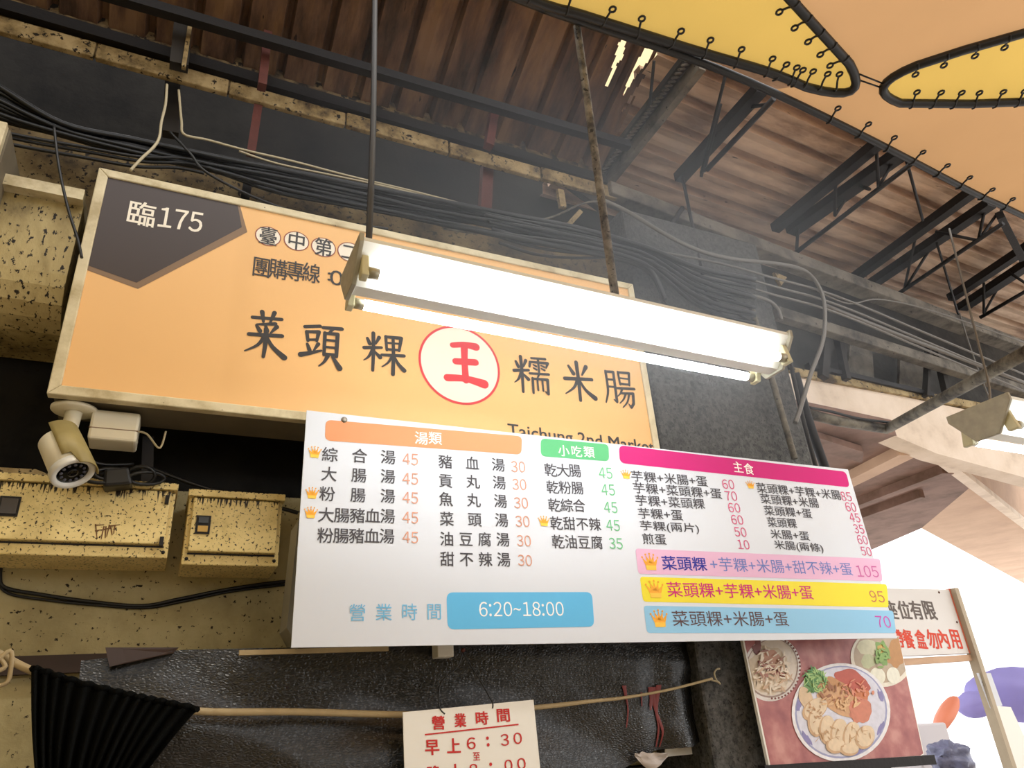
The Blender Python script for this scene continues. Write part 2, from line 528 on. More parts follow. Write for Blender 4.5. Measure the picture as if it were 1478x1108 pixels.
# wall behind the meter boxes, upper wall and recess coloured black for their shade
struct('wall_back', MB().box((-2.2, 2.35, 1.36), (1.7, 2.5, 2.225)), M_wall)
struct('wall_back_upper', MB().box((-2.2, 2.352, 2.225), (1.7, 2.5, 2.95)), M_shade)  # near-black stands for the shadow the sign casts here
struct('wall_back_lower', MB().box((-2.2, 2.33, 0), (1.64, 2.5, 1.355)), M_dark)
struct('wall_recess', MB().box((-2.2, 2.7, 2.95), (2.6, 2.8, 4.3)), M_shade)  # shade of the deep recess put into its colour
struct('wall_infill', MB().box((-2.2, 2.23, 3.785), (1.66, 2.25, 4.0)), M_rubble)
struct('wall_light_block', MB().box((-4, -3.2, 0), (4.5, -3.0, 2.4)), M_wall)  # unseen wall added behind the camera to cut ambient light
struct('wall_side_light_block', MB().box((-2.4, -3, 0), (-2.2, 2.8, 4.6)), M_wall)  # unseen wall added on the left to hold back ambient light
# pebble-dash pillar right of the sign
struct('pillar', MB().box((1.64, 2.05, 0), (2.42, 2.6, 3.55)), M_stone, bevel=0.012)
# stained beams over the sign
struct('beam_lower', MB().box((-2.2, 2.22, 3.03), (1.66, 2.7, 3.44)), M_beamlow, bevel=0.02)
mb = MB()
for i in range(9):
    x0, x1 = -2.2 + i * 0.44, -2.2 + (i + 1) * 0.44 - 0.006
    mb.box((x0, 2.165, 3.712 + random.uniform(-.004, .004)), (min(x1, 1.72), 2.19, 3.778 + random.uniform(-.004, .004)))
struct('beam_upper', mb, M_beamtan, bevel=0.005)

# left corrugated roof: slopes up towards the street
SL = 0.42
def zl(y): return 3.95 + SL * (2.2 - y)
nL = V(0, SL, 1).normalized(); p0L = V(0, 2.2, 3.95)
prof = []
x = -2.2
pit = 0.157
k = 0
while x < 1.62:
    prof += [(x, 0), (x + 0.010, 0.040), (x + 0.030, 0.040), (x + 0.040, 0)]
    prof += [(x + 0.072, 0.003), (x + 0.1, 0), (x + 0.128, 0.003)]
    x += pit
hole1 = [(905, 55), (893, 60), (884, 95), (874, 125), (880, 122), (892, 90), (899, 85)]
hole2 = [(930, 68), (946, 70), (940, 82), (920, 108), (900, 137), (908, 110), (917, 95)]
hole3 = [(957, 78), (962, 80), (930, 122), (908, 150), (899, 161), (897, 157), (925, 118)]
def inpoly(pt, poly):
    c = False
    for i in range(len(poly)):
        (x1, y1), (x2, y2) = poly[i], poly[i - 1]
        if (y1 > pt[1]) != (y2 > pt[1]) and pt[0] < (x2 - x1) * (pt[1] - y1) / (y2 - y1) + x1: c = not c
    return c
holesW = [[(atP(px, py, p0L, nL).x, atP(px, py, p0L, nL).y) for px, py in h] for h in (hole1, hole2, hole3)]
mb = MB()
ys = [2.30 - i * 0.0125 for i in range(int(0.82 / 0.0125))] + [1.47]
fine = []
for (xa, za), (xb, zb) in zip(prof, prof[1:]):
    n_ = 1 if xa < 1.3 else max(1, int((xb - xa) / 0.007))
    for j in range(n_): fine.append((xa + (xb - xa) * j / n_, za + (zb - za) * j / n_))
fine.append(prof[-1])
def sheet(mb, cols, ys):
    G = [[mb.bm.verts.new((xx, yy, zl(yy) + zz)) for yy in ys] for xx, zz in cols]
    for i in range(len(cols) - 1):
        for j in range(len(ys) - 1):
            c = ((cols[i][0] + cols[i + 1][0]) / 2, (ys[j] + ys[j + 1]) / 2)
            if any(inpoly(c, h) for h in holesW): continue
            mb.bm.faces.new((G[i][j], G[i + 1][j], G[i + 1][j + 1], G[i][j + 1]))
coarse = [c for c in fine if c[0] <= 1.3]
finer = [coarse[-1]] + [c for c in fine if c[0] > 1.3]
sheet(mb, coarse, [2.30, 2.0, 1.7, 1.47])
sheet(mb, finer, ys)
bmesh.ops.remove_doubles(mb.bm, verts=mb.bm.verts, dist=0.0005)
struct('roof_left', mb, M_roofL, solid=0.002)

# right corrugated roof: ribs run along the row of stalls
ca, sa = math.cos(0.06), math.sin(0.06)
ZR = 4.12
def rr(x, y, z): return V(1.5 + (x - 1.5) * ca - (y - 2.0) * sa, 2.0 + (x - 1.5) * sa + (y - 2.0) * ca, z)
mb = MB()
pf = []
y = 1.45
while y < 2.75:
    pf += [(y, 0), (y + 0.008, 0.06), (y + 0.050, 0.06), (y + 0.058, 0), (y + 0.10, 0.006), (y + 0.14, 0)]
    y += 0.165
mb.grid([[rr(xx, yy, ZR + zz) for xx in (1.66, 3, 5, 8)] for yy, zz in pf], smooth=False)
struct('roof_right', mb, M_roofR, solid=0.002)

# long beam on the right, lower rail, dark wall behind, painted fascia and soffits of the next building
BR0, BR1 = V(1.67, 2.19, 3.755), V(5.7, 2.60, 3.755)
struct('beam_right', MB().bar(BR0, BR1, 0.10, 0.075), M_greybeam, bevel=0.006)
struct('beam_rail', MB().bar(atY(1120, 452, 2.5), atY(1500, 572, 2.5), 0.06, 0.07), M_greybeam, bevel=0.006)
struct('wall_right', MB().slab([V(2.42, 2.75, 3.1), V(7, 2.95, 3.0), V(7, 2.95, 4.2), V(2.42, 2.75, 4.2)], V(0, 1, 0), 0.1), M_dark)
struct('trim_right', MB().bar(atY(1140, 540, 2.62), atY(1500, 606, 2.62), 0.08, 0.05), M_beamtan)
ZS = 2.9
def S(x, y, z=ZS): return atZ(x, y, z)
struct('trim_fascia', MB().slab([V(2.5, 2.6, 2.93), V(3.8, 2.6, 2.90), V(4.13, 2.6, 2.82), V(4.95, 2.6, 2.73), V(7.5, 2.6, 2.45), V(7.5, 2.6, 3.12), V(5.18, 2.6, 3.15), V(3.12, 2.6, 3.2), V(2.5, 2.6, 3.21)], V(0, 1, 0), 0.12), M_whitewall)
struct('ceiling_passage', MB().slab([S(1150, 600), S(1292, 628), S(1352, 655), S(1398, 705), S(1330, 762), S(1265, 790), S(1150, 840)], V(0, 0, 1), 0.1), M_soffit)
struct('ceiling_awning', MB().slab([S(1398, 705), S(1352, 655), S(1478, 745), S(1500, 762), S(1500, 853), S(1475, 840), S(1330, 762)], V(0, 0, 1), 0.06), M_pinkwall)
a0, a1 = S(1346, 648), S(1500, 768)
struct('beam_edge', MB().slab([a0 + V(0, -.02, -.01), a1 + V(0, -.02, -.01), atY(1500, 700, a1.y - .02), atY(1352, 640, a0.y - 0.02)], V(0, 1, 0), 0.05), M_pinkwall)
struct('beam_moulding', MB().bar(S(1346, 652, 2.87), S(1500, 772, 2.87), 0.07, 0.05), M_whitewall)
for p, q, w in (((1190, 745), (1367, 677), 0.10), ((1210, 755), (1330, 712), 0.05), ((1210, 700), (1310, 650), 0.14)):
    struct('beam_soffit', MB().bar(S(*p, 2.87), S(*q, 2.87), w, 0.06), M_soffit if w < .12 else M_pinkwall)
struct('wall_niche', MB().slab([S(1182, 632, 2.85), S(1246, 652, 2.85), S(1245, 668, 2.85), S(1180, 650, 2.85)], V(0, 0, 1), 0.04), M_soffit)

# haze volume shaped around the lamp to stand in for lens glare
mh, N, L = new_mat('lamp_glare_haze')
N.remove(N['Principled BSDF'])
vsn = N.new('ShaderNodeVolumeScatter'); vsn.inputs['Anisotropy'].default_value = 0.25
vsn.inputs['Color'].default_value = (0.93, 0.96, 1.0, 1)
tc = N.new('ShaderNodeTexCoord')
vm = N.new('ShaderNodeVectorMath'); vm.operation = 'MULTIPLY_ADD'
vm.inputs[1].default_value = (2, 2, 2); vm.inputs[2].default_value = (-1, -1, -1)
L.new(tc.outputs['Generated'], vm.inputs[0])
vl = N.new('ShaderNodeVectorMath'); vl.operation = 'LENGTH'; L.new(vm.outputs[0], vl.inputs[0])
mr = N.new('ShaderNodeMapRange'); mr.interpolation_type = 'SMOOTHSTEP'
mr.inputs['From Min'].default_value = 1.0; mr.inputs['From Max'].default_value = 0.0
mr.inputs['To Min'].default_value = 0.0; mr.inputs['To Max'].default_value = HAZE
L.new(vl.outputs['Value'], mr.inputs['Value']); L.new(mr.outputs['Result'], vsn.inputs['Density'])
L.new(vsn.outputs[0], N['Material Output'].inputs['Volume'])
hz = MB().box((-0.3, 0.75, 1.95), (2.9, 2.65, 3.75)).build('lamp_glare_haze', mh)
tag(hz, 'thin bluish haze volume added around the lit lamp for its lens glare', 'haze', kind='stuff')

# ================================================================== SIGN
sg = Thing('shop_sign', 'large orange sign board with black characters and a red king emblem, behind the lamp', 'sign', (0.634, 2.1, 2.353))
SX0, SX1, SZ0, SZ1 = -0.326, 1.595, 2.353, 3.1045
FW = 0.028
MB().box((SX0 + .01, 2.012, SZ0 + .012), (SX1 - .01, 2.2, SZ1 - .01)).build('cabinet', M_signside, sg)
mb = MB()
mb.hexa([V(SX0, 2.0, SZ0), V(SX1, 2.0, SZ0), V(SX1, 2.03, SZ0), V(SX0, 2.03, SZ0)], [V(SX0 + FW, 2.0, SZ0 + FW), V(SX1 - FW, 2.0, SZ0 + FW), V(SX1 - FW, 2.03, SZ0 + FW), V(SX0 + FW, 2.03, SZ0 + FW)])
mb.hexa([V(SX0 + FW, 2.0, SZ1 - FW), V(SX1 - FW, 2.0, SZ1 - FW), V(SX1 - FW, 2.03, SZ1 - FW), V(SX0 + FW, 2.03, SZ1 - FW)], [V(SX0, 2.0, SZ1), V(SX1, 2.0, SZ1), V(SX1, 2.03, SZ1), V(SX0, 2.03, SZ1)])
mb.hexa([V(SX0, 2.0, SZ0), V(SX0 + FW, 2.0, SZ0 + FW), V(SX0 + FW, 2.03, SZ0 + FW), V(SX0, 2.03, SZ0)], [V(SX0, 2.0, SZ1), V(SX0 + FW, 2.0, SZ1 - FW), V(SX0 + FW, 2.03, SZ1 - FW), V(SX0, 2.03, SZ1)])
mb.hexa([V(SX1 - FW, 2.0, SZ0 + FW), V(SX1, 2.0, SZ0), V(SX1, 2.03, SZ0), V(SX1 - FW, 2.03, SZ0 + FW)], [V(SX1 - FW, 2.0, SZ1 - FW), V(SX1, 2.0, SZ1), V(SX1, 2.03, SZ1), V(SX1 - FW, 2.03, SZ1 - FW)])
mb.build('frame', M_frame, sg, bevel=0.003)
MB().box((SX0 + FW, 2.006, SZ0 + FW), (SX1 - FW, 2.014, SZ1 - FW)).build('face', M_signface, sg)
BS = Board(V(0, 2.006, 0), V(1, 0, 0), V(0, 0, 1))
p = Print(BS, 0.0006); p.poly([BS.uv(*q) for q in [(151, 253), (345, 292), (357, 335), (199, 417), (121, 388)]])
p.build('number_plaque_shadow', M_greybr, sg)  # shadow edge of the plaque, painted in grey-brown
p = Print(BS, 0.001); p.poly([BS.uv(*q) for q in [(151, 253), (342, 291), (349, 328), (197, 408), (121, 381)]])
p.build('number_plaque', M_brown, sg)
p = Print(BS, 0.0016); p.spread('臨', (187, 308), (221, 311), 33, 0.012, 0.86); p.fit('175', (230, 313), (292, 322), 29, 0.012)
p.build('plaque_lettering', M_cream, sg)
pc, pr, pk = Print(BS, 0.0008), Print(BS, 0.0012), Print(BS, 0.0016)
for ch, cx, cy, r in (('臺', 387, 341, 19), ('中', 428, 348, 18.5), ('第', 467, 357, 18), ('二', 505, 364, 18), ('市', 542, 371, 17.5), ('場', 577, 378, 17)):
    u, v = BS.uv(cx, cy); rad = abs(BS.uv(cx + r, cy)[0] - u)
    pc.ellipse((u, v), rad, rad * 0.93); pr.ellipse((u, v), rad, rad * 0.93, hole=0.92)
    pk.spread(ch, (cx - 12, cy - 1), (cx + 12, cy + 2), 24, 0.010, 0.82)
pc.build('title_disc', M_cream, sg); pr.build('title_ring', M_rim, sg)
pk.spread('團購專線', (365, 384), (461, 397), 27, 0.006, 0.74)
pk.fit(':', (473, 399), (477, 399.5), 12, 0.01)
pk.spread('0', (487, 402), (499, 404), 24, 0.014)
pk.fit('Taichung 2nd Market', (733, 623), (944, 648), 23, 0.012)
pk.build('title_lettering', M_ink, sg)
RICE = [([(10, 78), (16, 66)], [7, 9]), ([(38, 84), (30, 68)], [9, 5]), ([(3, 55), (44, 61)], [9, 7]), ([(24, 92), (25, 50), (24, 6)], [9, 8, 7]), ([(23, 54), (14, 36), (2, 26)], [8, 6, 2]), ([(27, 50), (41, 38)], [5, 10])]
BRUSH = {
 '菜': [([(16, 83), (84, 88)], [8, 8]), ([(37, 98), (42, 77)], [10, 6]), ([(66, 100), (58, 78)], [10, 5]), ([(70, 76), (28, 69)], [9, 5]), ([(27, 67), (36, 56)], [6, 10]), ([(48, 69), (52, 58)], [6, 10]), ([(74, 70), (61, 55)], [10, 4]),
        ([(12, 46), (88, 52)], [9, 9]), ([(50, 62), (51, 30), (49, 3)], [10, 9, 7]), ([(48, 47), (34, 26), (6, 10)], [9, 7, 3]), ([(52, 47), (68, 26), (97, 7)], [6, 9, 13])],
 '頭': [([(8, 84), (44, 90)], [8, 8]), ([(13, 74), (17, 55)], [8, 7]), ([(13, 74), (42, 77), (38, 57)], [7, 9, 6]), ([(17, 57), (38, 60)], [6, 6]), ([(16, 48), (22, 36)], [6, 9]), ([(42, 51), (32, 36)], [9, 4]), ([(2, 24), (24, 30), (50, 38)], [12, 9, 5]),
        ([(52, 88), (98, 91)], [8, 9]), ([(76, 88), (66, 77)], [8, 5]), ([(57, 77), (57, 30)], [8, 7]), ([(57, 76), (88, 78), (87, 30)], [7, 9, 8]), ([(60, 62), (85, 63)], [6, 6]), ([(60, 47), (85, 48)], [6, 6]), ([(58, 32), (86, 33)], [7, 7]), ([(66, 28), (58, 15), (46, 5)], [9, 6, 3]), ([(78, 28), (96, 6)], [6, 13])],
 '粿': RICE + [([(54, 89), (57, 57)], [7, 6]), ([(54, 88), (92, 90), (87, 59)], [7, 9, 6]), ([(57, 74), (87, 76)], [5, 5]), ([(57, 59), (87, 61)], [6, 6]), ([(45, 44), (99, 49)], [7, 8]), ([(72, 88), (73, 46), (72, 3)], [7, 8, 9]), ([(70, 44), (60, 28), (46, 17)], [7, 5, 3]), ([(75, 44), (85, 28), (99, 15)], [5, 8, 11])],
 '王': [([(20, 84), (50, 89), (80, 88)], [13, 14, 19]), ([(26, 50), (77, 54)], [15, 16]), ([(4, 13), (50, 16), (97, 10)], [17, 15, 21]), ([(50, 88), (49, 52), (50, 13)], [17, 14, 16])],
 '糯': RICE + [([(54, 92), (94, 95)], [6, 7]), ([(50, 82), (47, 70)], [7, 6]), ([(50, 82), (100, 85), (94, 72)], [6, 8, 4]), ([(73, 92), (73, 60)], [6, 6]), ([(58, 76), (66, 73)], [4, 6]), ([(58, 68), (66, 65)], [4, 6]), ([(80, 77), (89, 74)], [4, 6]), ([(80, 69), (89, 66)], [4, 6]),
        ([(46, 53), (100, 57)], [6, 7]), ([(73, 55), (66, 43)], [6, 4]), ([(53, 42), (52, 6)], [7, 6]), ([(53, 41), (95, 43), (94, 8), (86, 13)], [6, 8, 7, 3]), ([(66, 41), (66, 14)], [5, 5]), ([(80, 41), (80, 14)], [5, 5])],
 '米': [([(24, 86), (37, 68)], [7, 12]), ([(80, 90), (64, 67)], [12, 5]), ([(8, 52), (94, 59)], [10, 10]), ([(50, 98), (51, 50), (50, 2)], [11, 10, 9]), ([(48, 54), (34, 32), (6, 14)], [9, 7, 3]), ([(53, 54), (70, 30), (98, 12)], [6, 9, 14])],
 '腸': [([(14, 90), (14, 40), (3, 8)], [8, 7, 4]), ([(14, 89), (39, 91), (38, 13), (29, 18)], [7, 8, 8, 3]), ([(16, 69), (36, 70)], [6, 6]), ([(15, 50), (36, 51)], [6, 6]), ([(54, 93), (56, 60)], [7, 6]), ([(54, 92), (90, 94), (86, 61)], [7, 8, 6]), ([(56, 77), (86, 78)], [5, 5]), ([(56, 62), (86, 63)], [6, 6]),
        ([(45, 49), (100, 53)], [7, 8]), ([(60, 49), (53, 37), (43, 28)], [7, 5, 3]), ([(56, 37), (94, 40), (91, 14), (82, 3), (74, 12)], [6, 8, 8, 7, 2]), ([(70, 38), (60, 22), (46, 10)], [6, 5, 3]), ([(81, 38), (71, 16), (54, 0)], [6, 5, 3])],
}
def brush(pr_, ch, x0, x1, y0, y1, fat=1.0):
    """brush character filling a pixel box on the board"""
    cx, cy = (x0 + x1) / 2, (y0 + y1) / 2
    u, v = pr_.b.uv(cx, cy)
    w = pr_.b.uv(x1, cy)[0] - pr_.b.uv(x0, cy)[0]; h = pr_.b.uv(cx, y0)[1] - pr_.b.uv(cx, y1)[1]
    for pts, ws in BRUSH[ch]:
        P_ = [(u + (a - 50) / 100 * w, v + (b_ - 50) / 100 * h) for a, b_ in pts]
        W_ = [q * fat / 100 * (w + h) / 2 for q in ws]
        if len(P_) > 2:
            PP = [tuple(q)[:2] for q in spline([(a, b_, 0) for a, b_ in P_], 4)] if ch != 'x' else P_
            n_ = len(PP)
            WW = [W_[min(int(i / 4), len(W_) - 2)] + (W_[min(int(i / 4) + 1, len(W_) - 1)] - W_[min(int(i / 4), len(W_) - 2)]) * ((i / 4) % 1 if i < n_ - 1 else 1) for i in range(n_)]
            sharp = any(abs((P_[i + 1][0] - P_[i][0]) * (P_[i][1] - P_[i - 1][1]) - (P_[i + 1][1] - P_[i][1]) * (P_[i][0] - P_[i - 1][0])) > 0.6 * math.dist(P_[i + 1], P_[i]) * math.dist(P_[i], P_[i - 1]) for i in range(1, len(P_) - 1))
            if sharp:
                for i in range(len(P_) - 1): pr_.stroke([P_[i], P_[i + 1]], [W_[i], W_[i + 1]])
            else: pr_.stroke(PP, WW)
        else: pr_.stroke(P_, W_)
pk = Print(BS, 0.001)
for ch, x0, x1, y0, y1 in (('菜', 352, 415, 449, 517), ('頭', 434, 494, 464, 532), ('粿', 524, 584, 478, 540), ('糯', 741, 792, 512, 570), ('米', 812, 857, 522, 578), ('腸', 871, 915, 533, 587)):
    pk = Print(BS, 0.001)
    brush(pk, ch, x0, x1, y0, y1)
    pk.build('brush_character', M_ink, sg)
u, v = BS.uv(664, 526); ru = (BS.uv(723, 532)[0] - BS.uv(606, 520)[0]) / 2; rv = (BS.uv(664, 470)[1] - BS.uv(664, 582)[1]) / 2
p = Print(BS, 0.0008); p.ellipse((u, v), ru, rv, 64); p.build('emblem_disc', M_cream, sg)
p = Print(BS, 0.0012); p.ellipse((u, v), ru, rv, 64, hole=0.945); brush(p, '王', 643, 699, 490, 557)
p.build('emblem_ring_and_character', M_red, sg)

# ================================================================== MENU BOARD
# ================================================================== MENU BOARD
MTL, MTR, MBR, MBL = V(0.3133, 1.924, 2.3515), V(2.4114, 1.8876, 2.3367), V(2.4067, 1.876, 1.6993), V(0.3086, 1.9124, 1.7142)
BM = Board(MTL, MTR - MTL, MTL - MBL)
mn = Thing('menu_board', 'wide white printed menu board hanging below the lamp, with coloured headings and prices', 'menu board', (1.36, 1.9, 1.7))
MB().slab([MBL, MBR, MTR, MTL], -BM.n, 0.006).build('panel', M_menu, mn)
def crop(ox, oy, s):
    return lambda x, y: (ox + x / s, oy + y / s)
c3, c4, c5, c8, c1 = crop(420, 580, 4.103), crop(760, 610, 4.103), crop(900, 650, 3.6925), crop(400, 840, 4.106), crop(740, 860, 4.347)
def band(name, q, col, r=0.03):
    p = Print(BM, 0.0006); p.rrect(q, r)
    return p.build(name, ink(col), mn)
def words_on(parent, name, col, items):
    p = Print(BM, 0.0013)
    for it in items: getattr(p, it[0])(*it[1:])
    return p.build(name, ink(col), parent, base=mn.base)
hb = band('soup_heading', [c3(205, 105), c3(1368, 203), c3(1364, 312), c3(200, 228)], 'dc9568', 0.018)
words_on(hb, 'heading_lettering', 'fbf6ee', [('spread', '湯類', c3(736, 213), c3(888, 220), 17, 0.012)])
hb = band('snack_heading', [c4(83, 92), c4(485, 128), c4(489, 229), c4(84, 198)], '5cb478', 0.018)
words_on(hb, 'heading_lettering', 'fbf6ee', [('spread', '小吃類', c4(190, 164), c4(397, 178), 15, 0.012)])
hb = band('staple_heading', [c4(546, 133), c5(1185, 113), c5(1206, 197), c4(552, 238)], 'c81f74', 0.022)
words_on(hb, 'heading_lettering', 'fbf6ee', [('spread', '主食', c4(1225, 262), c4(1340, 278), 15, 0.012)])
DK, SAL, GRN, PNK = '4d4b50', 'd69a80', '6fbf86', 'd2557f'
it = []
for s, a, b_, h in (('綜合湯', (188, 310), (615, 332), 79), ('大腸湯', (183, 425), (613, 446), 79), ('粉腸湯', (172, 543), (612, 562), 80), ('大腸豬血湯', (165, 668), (612, 680), 82), ('粉腸豬血湯', (160, 790), (608, 798), 84),
                    ('豬血湯', (877, 352), (1262, 377), 74), ('貢丸湯', (878, 465), (1268, 482), 75), ('魚丸湯', (880, 575), (1275, 591), 76), ('菜頭湯', (885, 692), (1282, 703), 77), ('油豆腐湯', (885, 811), (1290, 818), 78), ('甜不辣湯', (887, 930), (1295, 936), 80)):
    it.append(('spread', s, c3(*a), c3(*b_), h / 4.103))
for s, a, b_, h in (('乾大腸', (108, 278), (318, 288), 72), ('乾粉腸', (120, 380), (332, 390), 72), ('乾綜合', (130, 487), (343, 494), 73), ('乾甜不辣', (142, 594), (435, 605), 73), ('乾油豆腐', (152, 704), (447, 712), 75)):
    it.append(('spread', s, c4(*a), c4(*b_), h / 4.103))
for q in it: words_on(mn.e, 'dish_name', DK, [q + (.008,)])
it = []
for s, x0, y0, x1, y1, h in (('芋粿+米腸+蛋', 40, 135, 445, 166, 57), ('芋粿+菜頭粿+蛋', 50, 198, 520, 231, 57), ('芋粿+菜頭粿', 62, 264, 430, 285, 57), ('芋粿+蛋', 77, 334, 313, 345, 57), ('芋粿(兩片)', 88, 402, 400, 418, 58), ('煎蛋', 100, 470, 225, 474, 58),
                             ('菜頭粿+芋粿+米腸', 707, 197, 1155, 238, 52), ('菜頭粿+米腸', 728, 255, 1037, 281, 52), ('菜頭粿+蛋', 748, 318, 1000, 336, 52), ('菜頭粿', 765, 380, 920, 389, 52), ('米腸+蛋', 783, 444, 988, 456, 50), ('米腸(兩條)', 803, 504, 1062, 523, 54)):
    it.append(('fit', s, c5(x0, y0), c5(x1, y1), h / 3.6925))
for q in it: words_on(mn.e, 'dish_name', DK, [q + (.008,)])
it = [('fit', '45', c3(660, y), c3(752, y + 4), 16.5) for y in (338, 453, 566, 683, 800)]
it += [('fit', '30', c3(x, y), c3(x + 83, y + 3), 16) for x, y in ((1303, 382), (1310, 487), (1320, 596), (1329, 705), (1337, 820), (1343, 936))]
for q in it: words_on(mn.e, 'price', SAL, [q])
it = [('fit', s, c4(x, y), c4(x + 79, y + 3), 16) for s, x, y in (('45', 427, 297), ('45', 442, 396), ('45', 457, 500), ('45', 471, 606), ('35', 488, 713))]
for q in it: words_on(mn.e, 'price', GRN, [q])
it = [('fit', s, c5(x, y), c5(x + w, y + 4), h) for s, x, y, w, h in (('60', 525, 178, 63, 13.5), ('70', 540, 240, 63, 13.5), ('60', 557, 303, 63, 13.5), ('60', 573, 367, 63, 13.5), ('50', 590, 432, 63, 13.5), ('10', 607, 499, 62, 13.5),
      ('85', 1158, 243, 55, 13), ('60', 1182, 299, 55, 13), ('45', 1203, 356, 55, 13), ('35', 1226, 416, 54, 13), ('60', 1245, 474, 54, 13), ('50', 1265, 535, 54, 13))]
for q in it: words_on(mn.e, 'price', PNK, [q])
hb = band('set_meal_band', [c5(62, 522), c5(1366, 577), c5(1381, 697), c5(78, 657)], 'e2b4d0', 0.012)
words_on(hb, 'bold_lettering', '34389a', [('fit', '菜頭粿', c5(203, 598), c5(440, 606), 20, 0.012)])
words_on(hb, 'lettering', '6f80c0', [('fit', '+芋粿+米腸+甜不辣+蛋', c5(460, 604), c5(1215, 632), 19.5)])
words_on(hb, 'price', 'c9669f', [('fit', '105', c5(1240, 642), c5(1355, 646), 16.5)])
hb = band('set_meal_band', [c5(86, 672), c5(1402, 712), c5(1413, 836), c5(104, 805)], 'ecdb3c', 0.012)
words_on(hb, 'lettering', 'd02878', [('fit', '菜頭粿+芋粿+米腸+蛋', c5(230, 740), c5(1005, 757), 21, 0.004)])
words_on(hb, 'price', 'c77a58', [('fit', '95', c5(1312, 776), c5(1387, 780), 16.5)])
hb = band('set_meal_band', [c5(106, 826), c5(1436, 853), c5(1452, 972), c5(124, 972)], '93c6e6', 0.012)
words_on(hb, 'lettering', '5d4648', [('fit', '菜頭粿+米腸+蛋', c5(258, 895), c5(875, 897), 22)])
words_on(hb, 'price', 'cf4fb4', [('fit', '70', c5(1345, 911), c5(1421, 914), 17)])
hb = band('hours_band', [c8(1003, 60), c1(497, -25), c1(512, 192), c8(1010, 280)], '66b9e6', 0.02)
words_on(hb, 'hours', 'fbfbfb', [('fit', '6:20~18:00', c8(1196, 160), c1(318, 80), 21)])
words_on(mn.e, 'hours_lettering', '78bde3', [('spread', '營業時間', c8(430, 182), c8(972, 176), 23)])
def crown(x, y, w, h):
    """printed golden crown, pixel centre and size"""
    u0, v0 = BM.uv(x, y); W_ = BM.uv(x + w / 2, y)[0] - BM.uv(x - w / 2, y)[0]; H_ = BM.uv(x, y - h / 2)[1] - BM.uv(x, y + h / 2)[1]
    f = lambda a, b_: (u0 + (a - .5) * W_, v0 + (b_ - .5) * H_)
    p = Print(BM, 0.0014)
    p.poly([f(.17, .3), f(.83, .3), f(.88, .42), f(.12, .42)])
    for a, b_, t in ((.12, .37, (.02, .74)), (.29, .55, (.25, .9)), (.40, .60, (.5, .98)), (.45, .71, (.75, .9)), (.63, .88, (.98, .74))):
        p.poly([f(a, .42), f(b_, .42), f(*t)])
    for t in ((.02, .76), (.25, .92), (.5, .97), (.75, .92), (.98, .76)):
        c = f(*t); p.ellipse(c, W_ * .055, W_ * .055, 10)
    o = p.build('crown_icon', ink('f0a83c'), mn)
    p = Print(BM, 0.0016); p.poly([f(.2, .04), f(.8, .04), f(.83, .3), f(.17, .3)])
    p.build('crown_band', ink('f7c650'), o, base=mn.base)
for q, w, h in ((c3(140, 298), 19, 17), (c3(125, 540), 19, 17), (c3(117, 655), 19, 17), (c4(102, 583), 16, 15), (c5(12, 128), 14, 13), (c5(675, 183), 12, 11), (c5(142, 594), 23, 25), (c5(166, 740), 25, 26), (c5(190, 896), 24, 26)):
    crown(q[0], q[1], w, h)
u, v = BM.uv(*c3(315, 106))
MB().rings(BM.pt(u, v), BM.n, [(0, .009), (.002, .009), (.004, .005), (.0045, .002)], 14).build('screw', M_metalgrey, mn)
for px_, py_ in (c3(315, 106), (900, 642)):
    u, v = BM.uv(px_, py_)
    MB().tube([BM.pt(u, v, -.004), V(BM.pt(u, v).x, 2.02, BM.pt(u, v).z)], .005, 8).build('fixing_bolt', M_metalgrey, mn)
for a in (0.1, 1.2, 2.0):
    pass

# ================================================================== FLUORESCENT LAMPS
def make_lamp(c0, length, d, name, label, lit_ends=True):
    """open twin-tube batten: ridge body with sloped white flanks, one tube along each flank. c0 left end, d unit direction"""
    d = d.normalized()
    back = V(-d.y, d.x, 0).normalized()
    up = d.cross(back).normalized() * -1
    if up.z < 0: up = -up
    t = Thing(name, label, 'lamp', c0 + d * length / 2)
    f = lambda a, y, z: c0 + d * a + back * y + up * z
    prof_ = [(-.09, .062), (.09, .062), (.09, .052), (.02, -.030), (-.02, -.030), (-.09, .052)]
    MB().hexa([f(.012, *q) for q in prof_], [f(length - .012, *q) for q in prof_]).build('housing', M_lampwhite, t)
    for a in (0, length - .012):
        pe = [(-.098, .068), (.098, .068), (.098, .045), (.036, -.038), (-.036, -.038), (-.098, .045)]
        e = MB().hexa([f(a, *q) for q in pe], [f(a + .012, *q) for q in pe]).build('end_plate', M_lampend, t, bevel=0.002)
    for s in (-1, 1):
        y, z = s * .070, -.020
        tb = MB().tube([f(.055 + (length - .11) * k / 6, y, z) for k in range(7)], .0135, 14).build('tube', M_tube, t)
        for a in (.028, length - .055):
            MB().tube([f(a, y, z), f(a + .027, y, z)], .0138, 14).build('tube_cap', M_tubecap, tb, base=t.base)
        for a in (.012, length - .03):
            MB().hexa([f(a, y - .016, z - .018), f(a, y + .016, z - .018), f(a, y + .016 - s * .012, z + .045), f(a, y - .016 - s * .012, z + .045)],
                      [f(a + .018, y - .016, z - .018), f(a + .018, y + .016, z - .018), f(a + .018, y + .016 - s * .012, z + .045), f(a + .018, y - .016 - s * .012, z + .045)]).build('lamp_holder', M_holder, t, bevel=0.003)
    return t, f
LY = 1.45
pL = atY(503, 402, LY); pR = atY(1117, 525, LY)
lamp, lf = make_lamp(pL, (pR - pL).length, pR - pL, 'fluorescent_lamp', 'long lit twin tube fluorescent lamp hanging in front of the orange sign')
hk = lf(.045, 0, .05)
htop = atY(553, -6, LY + .02)
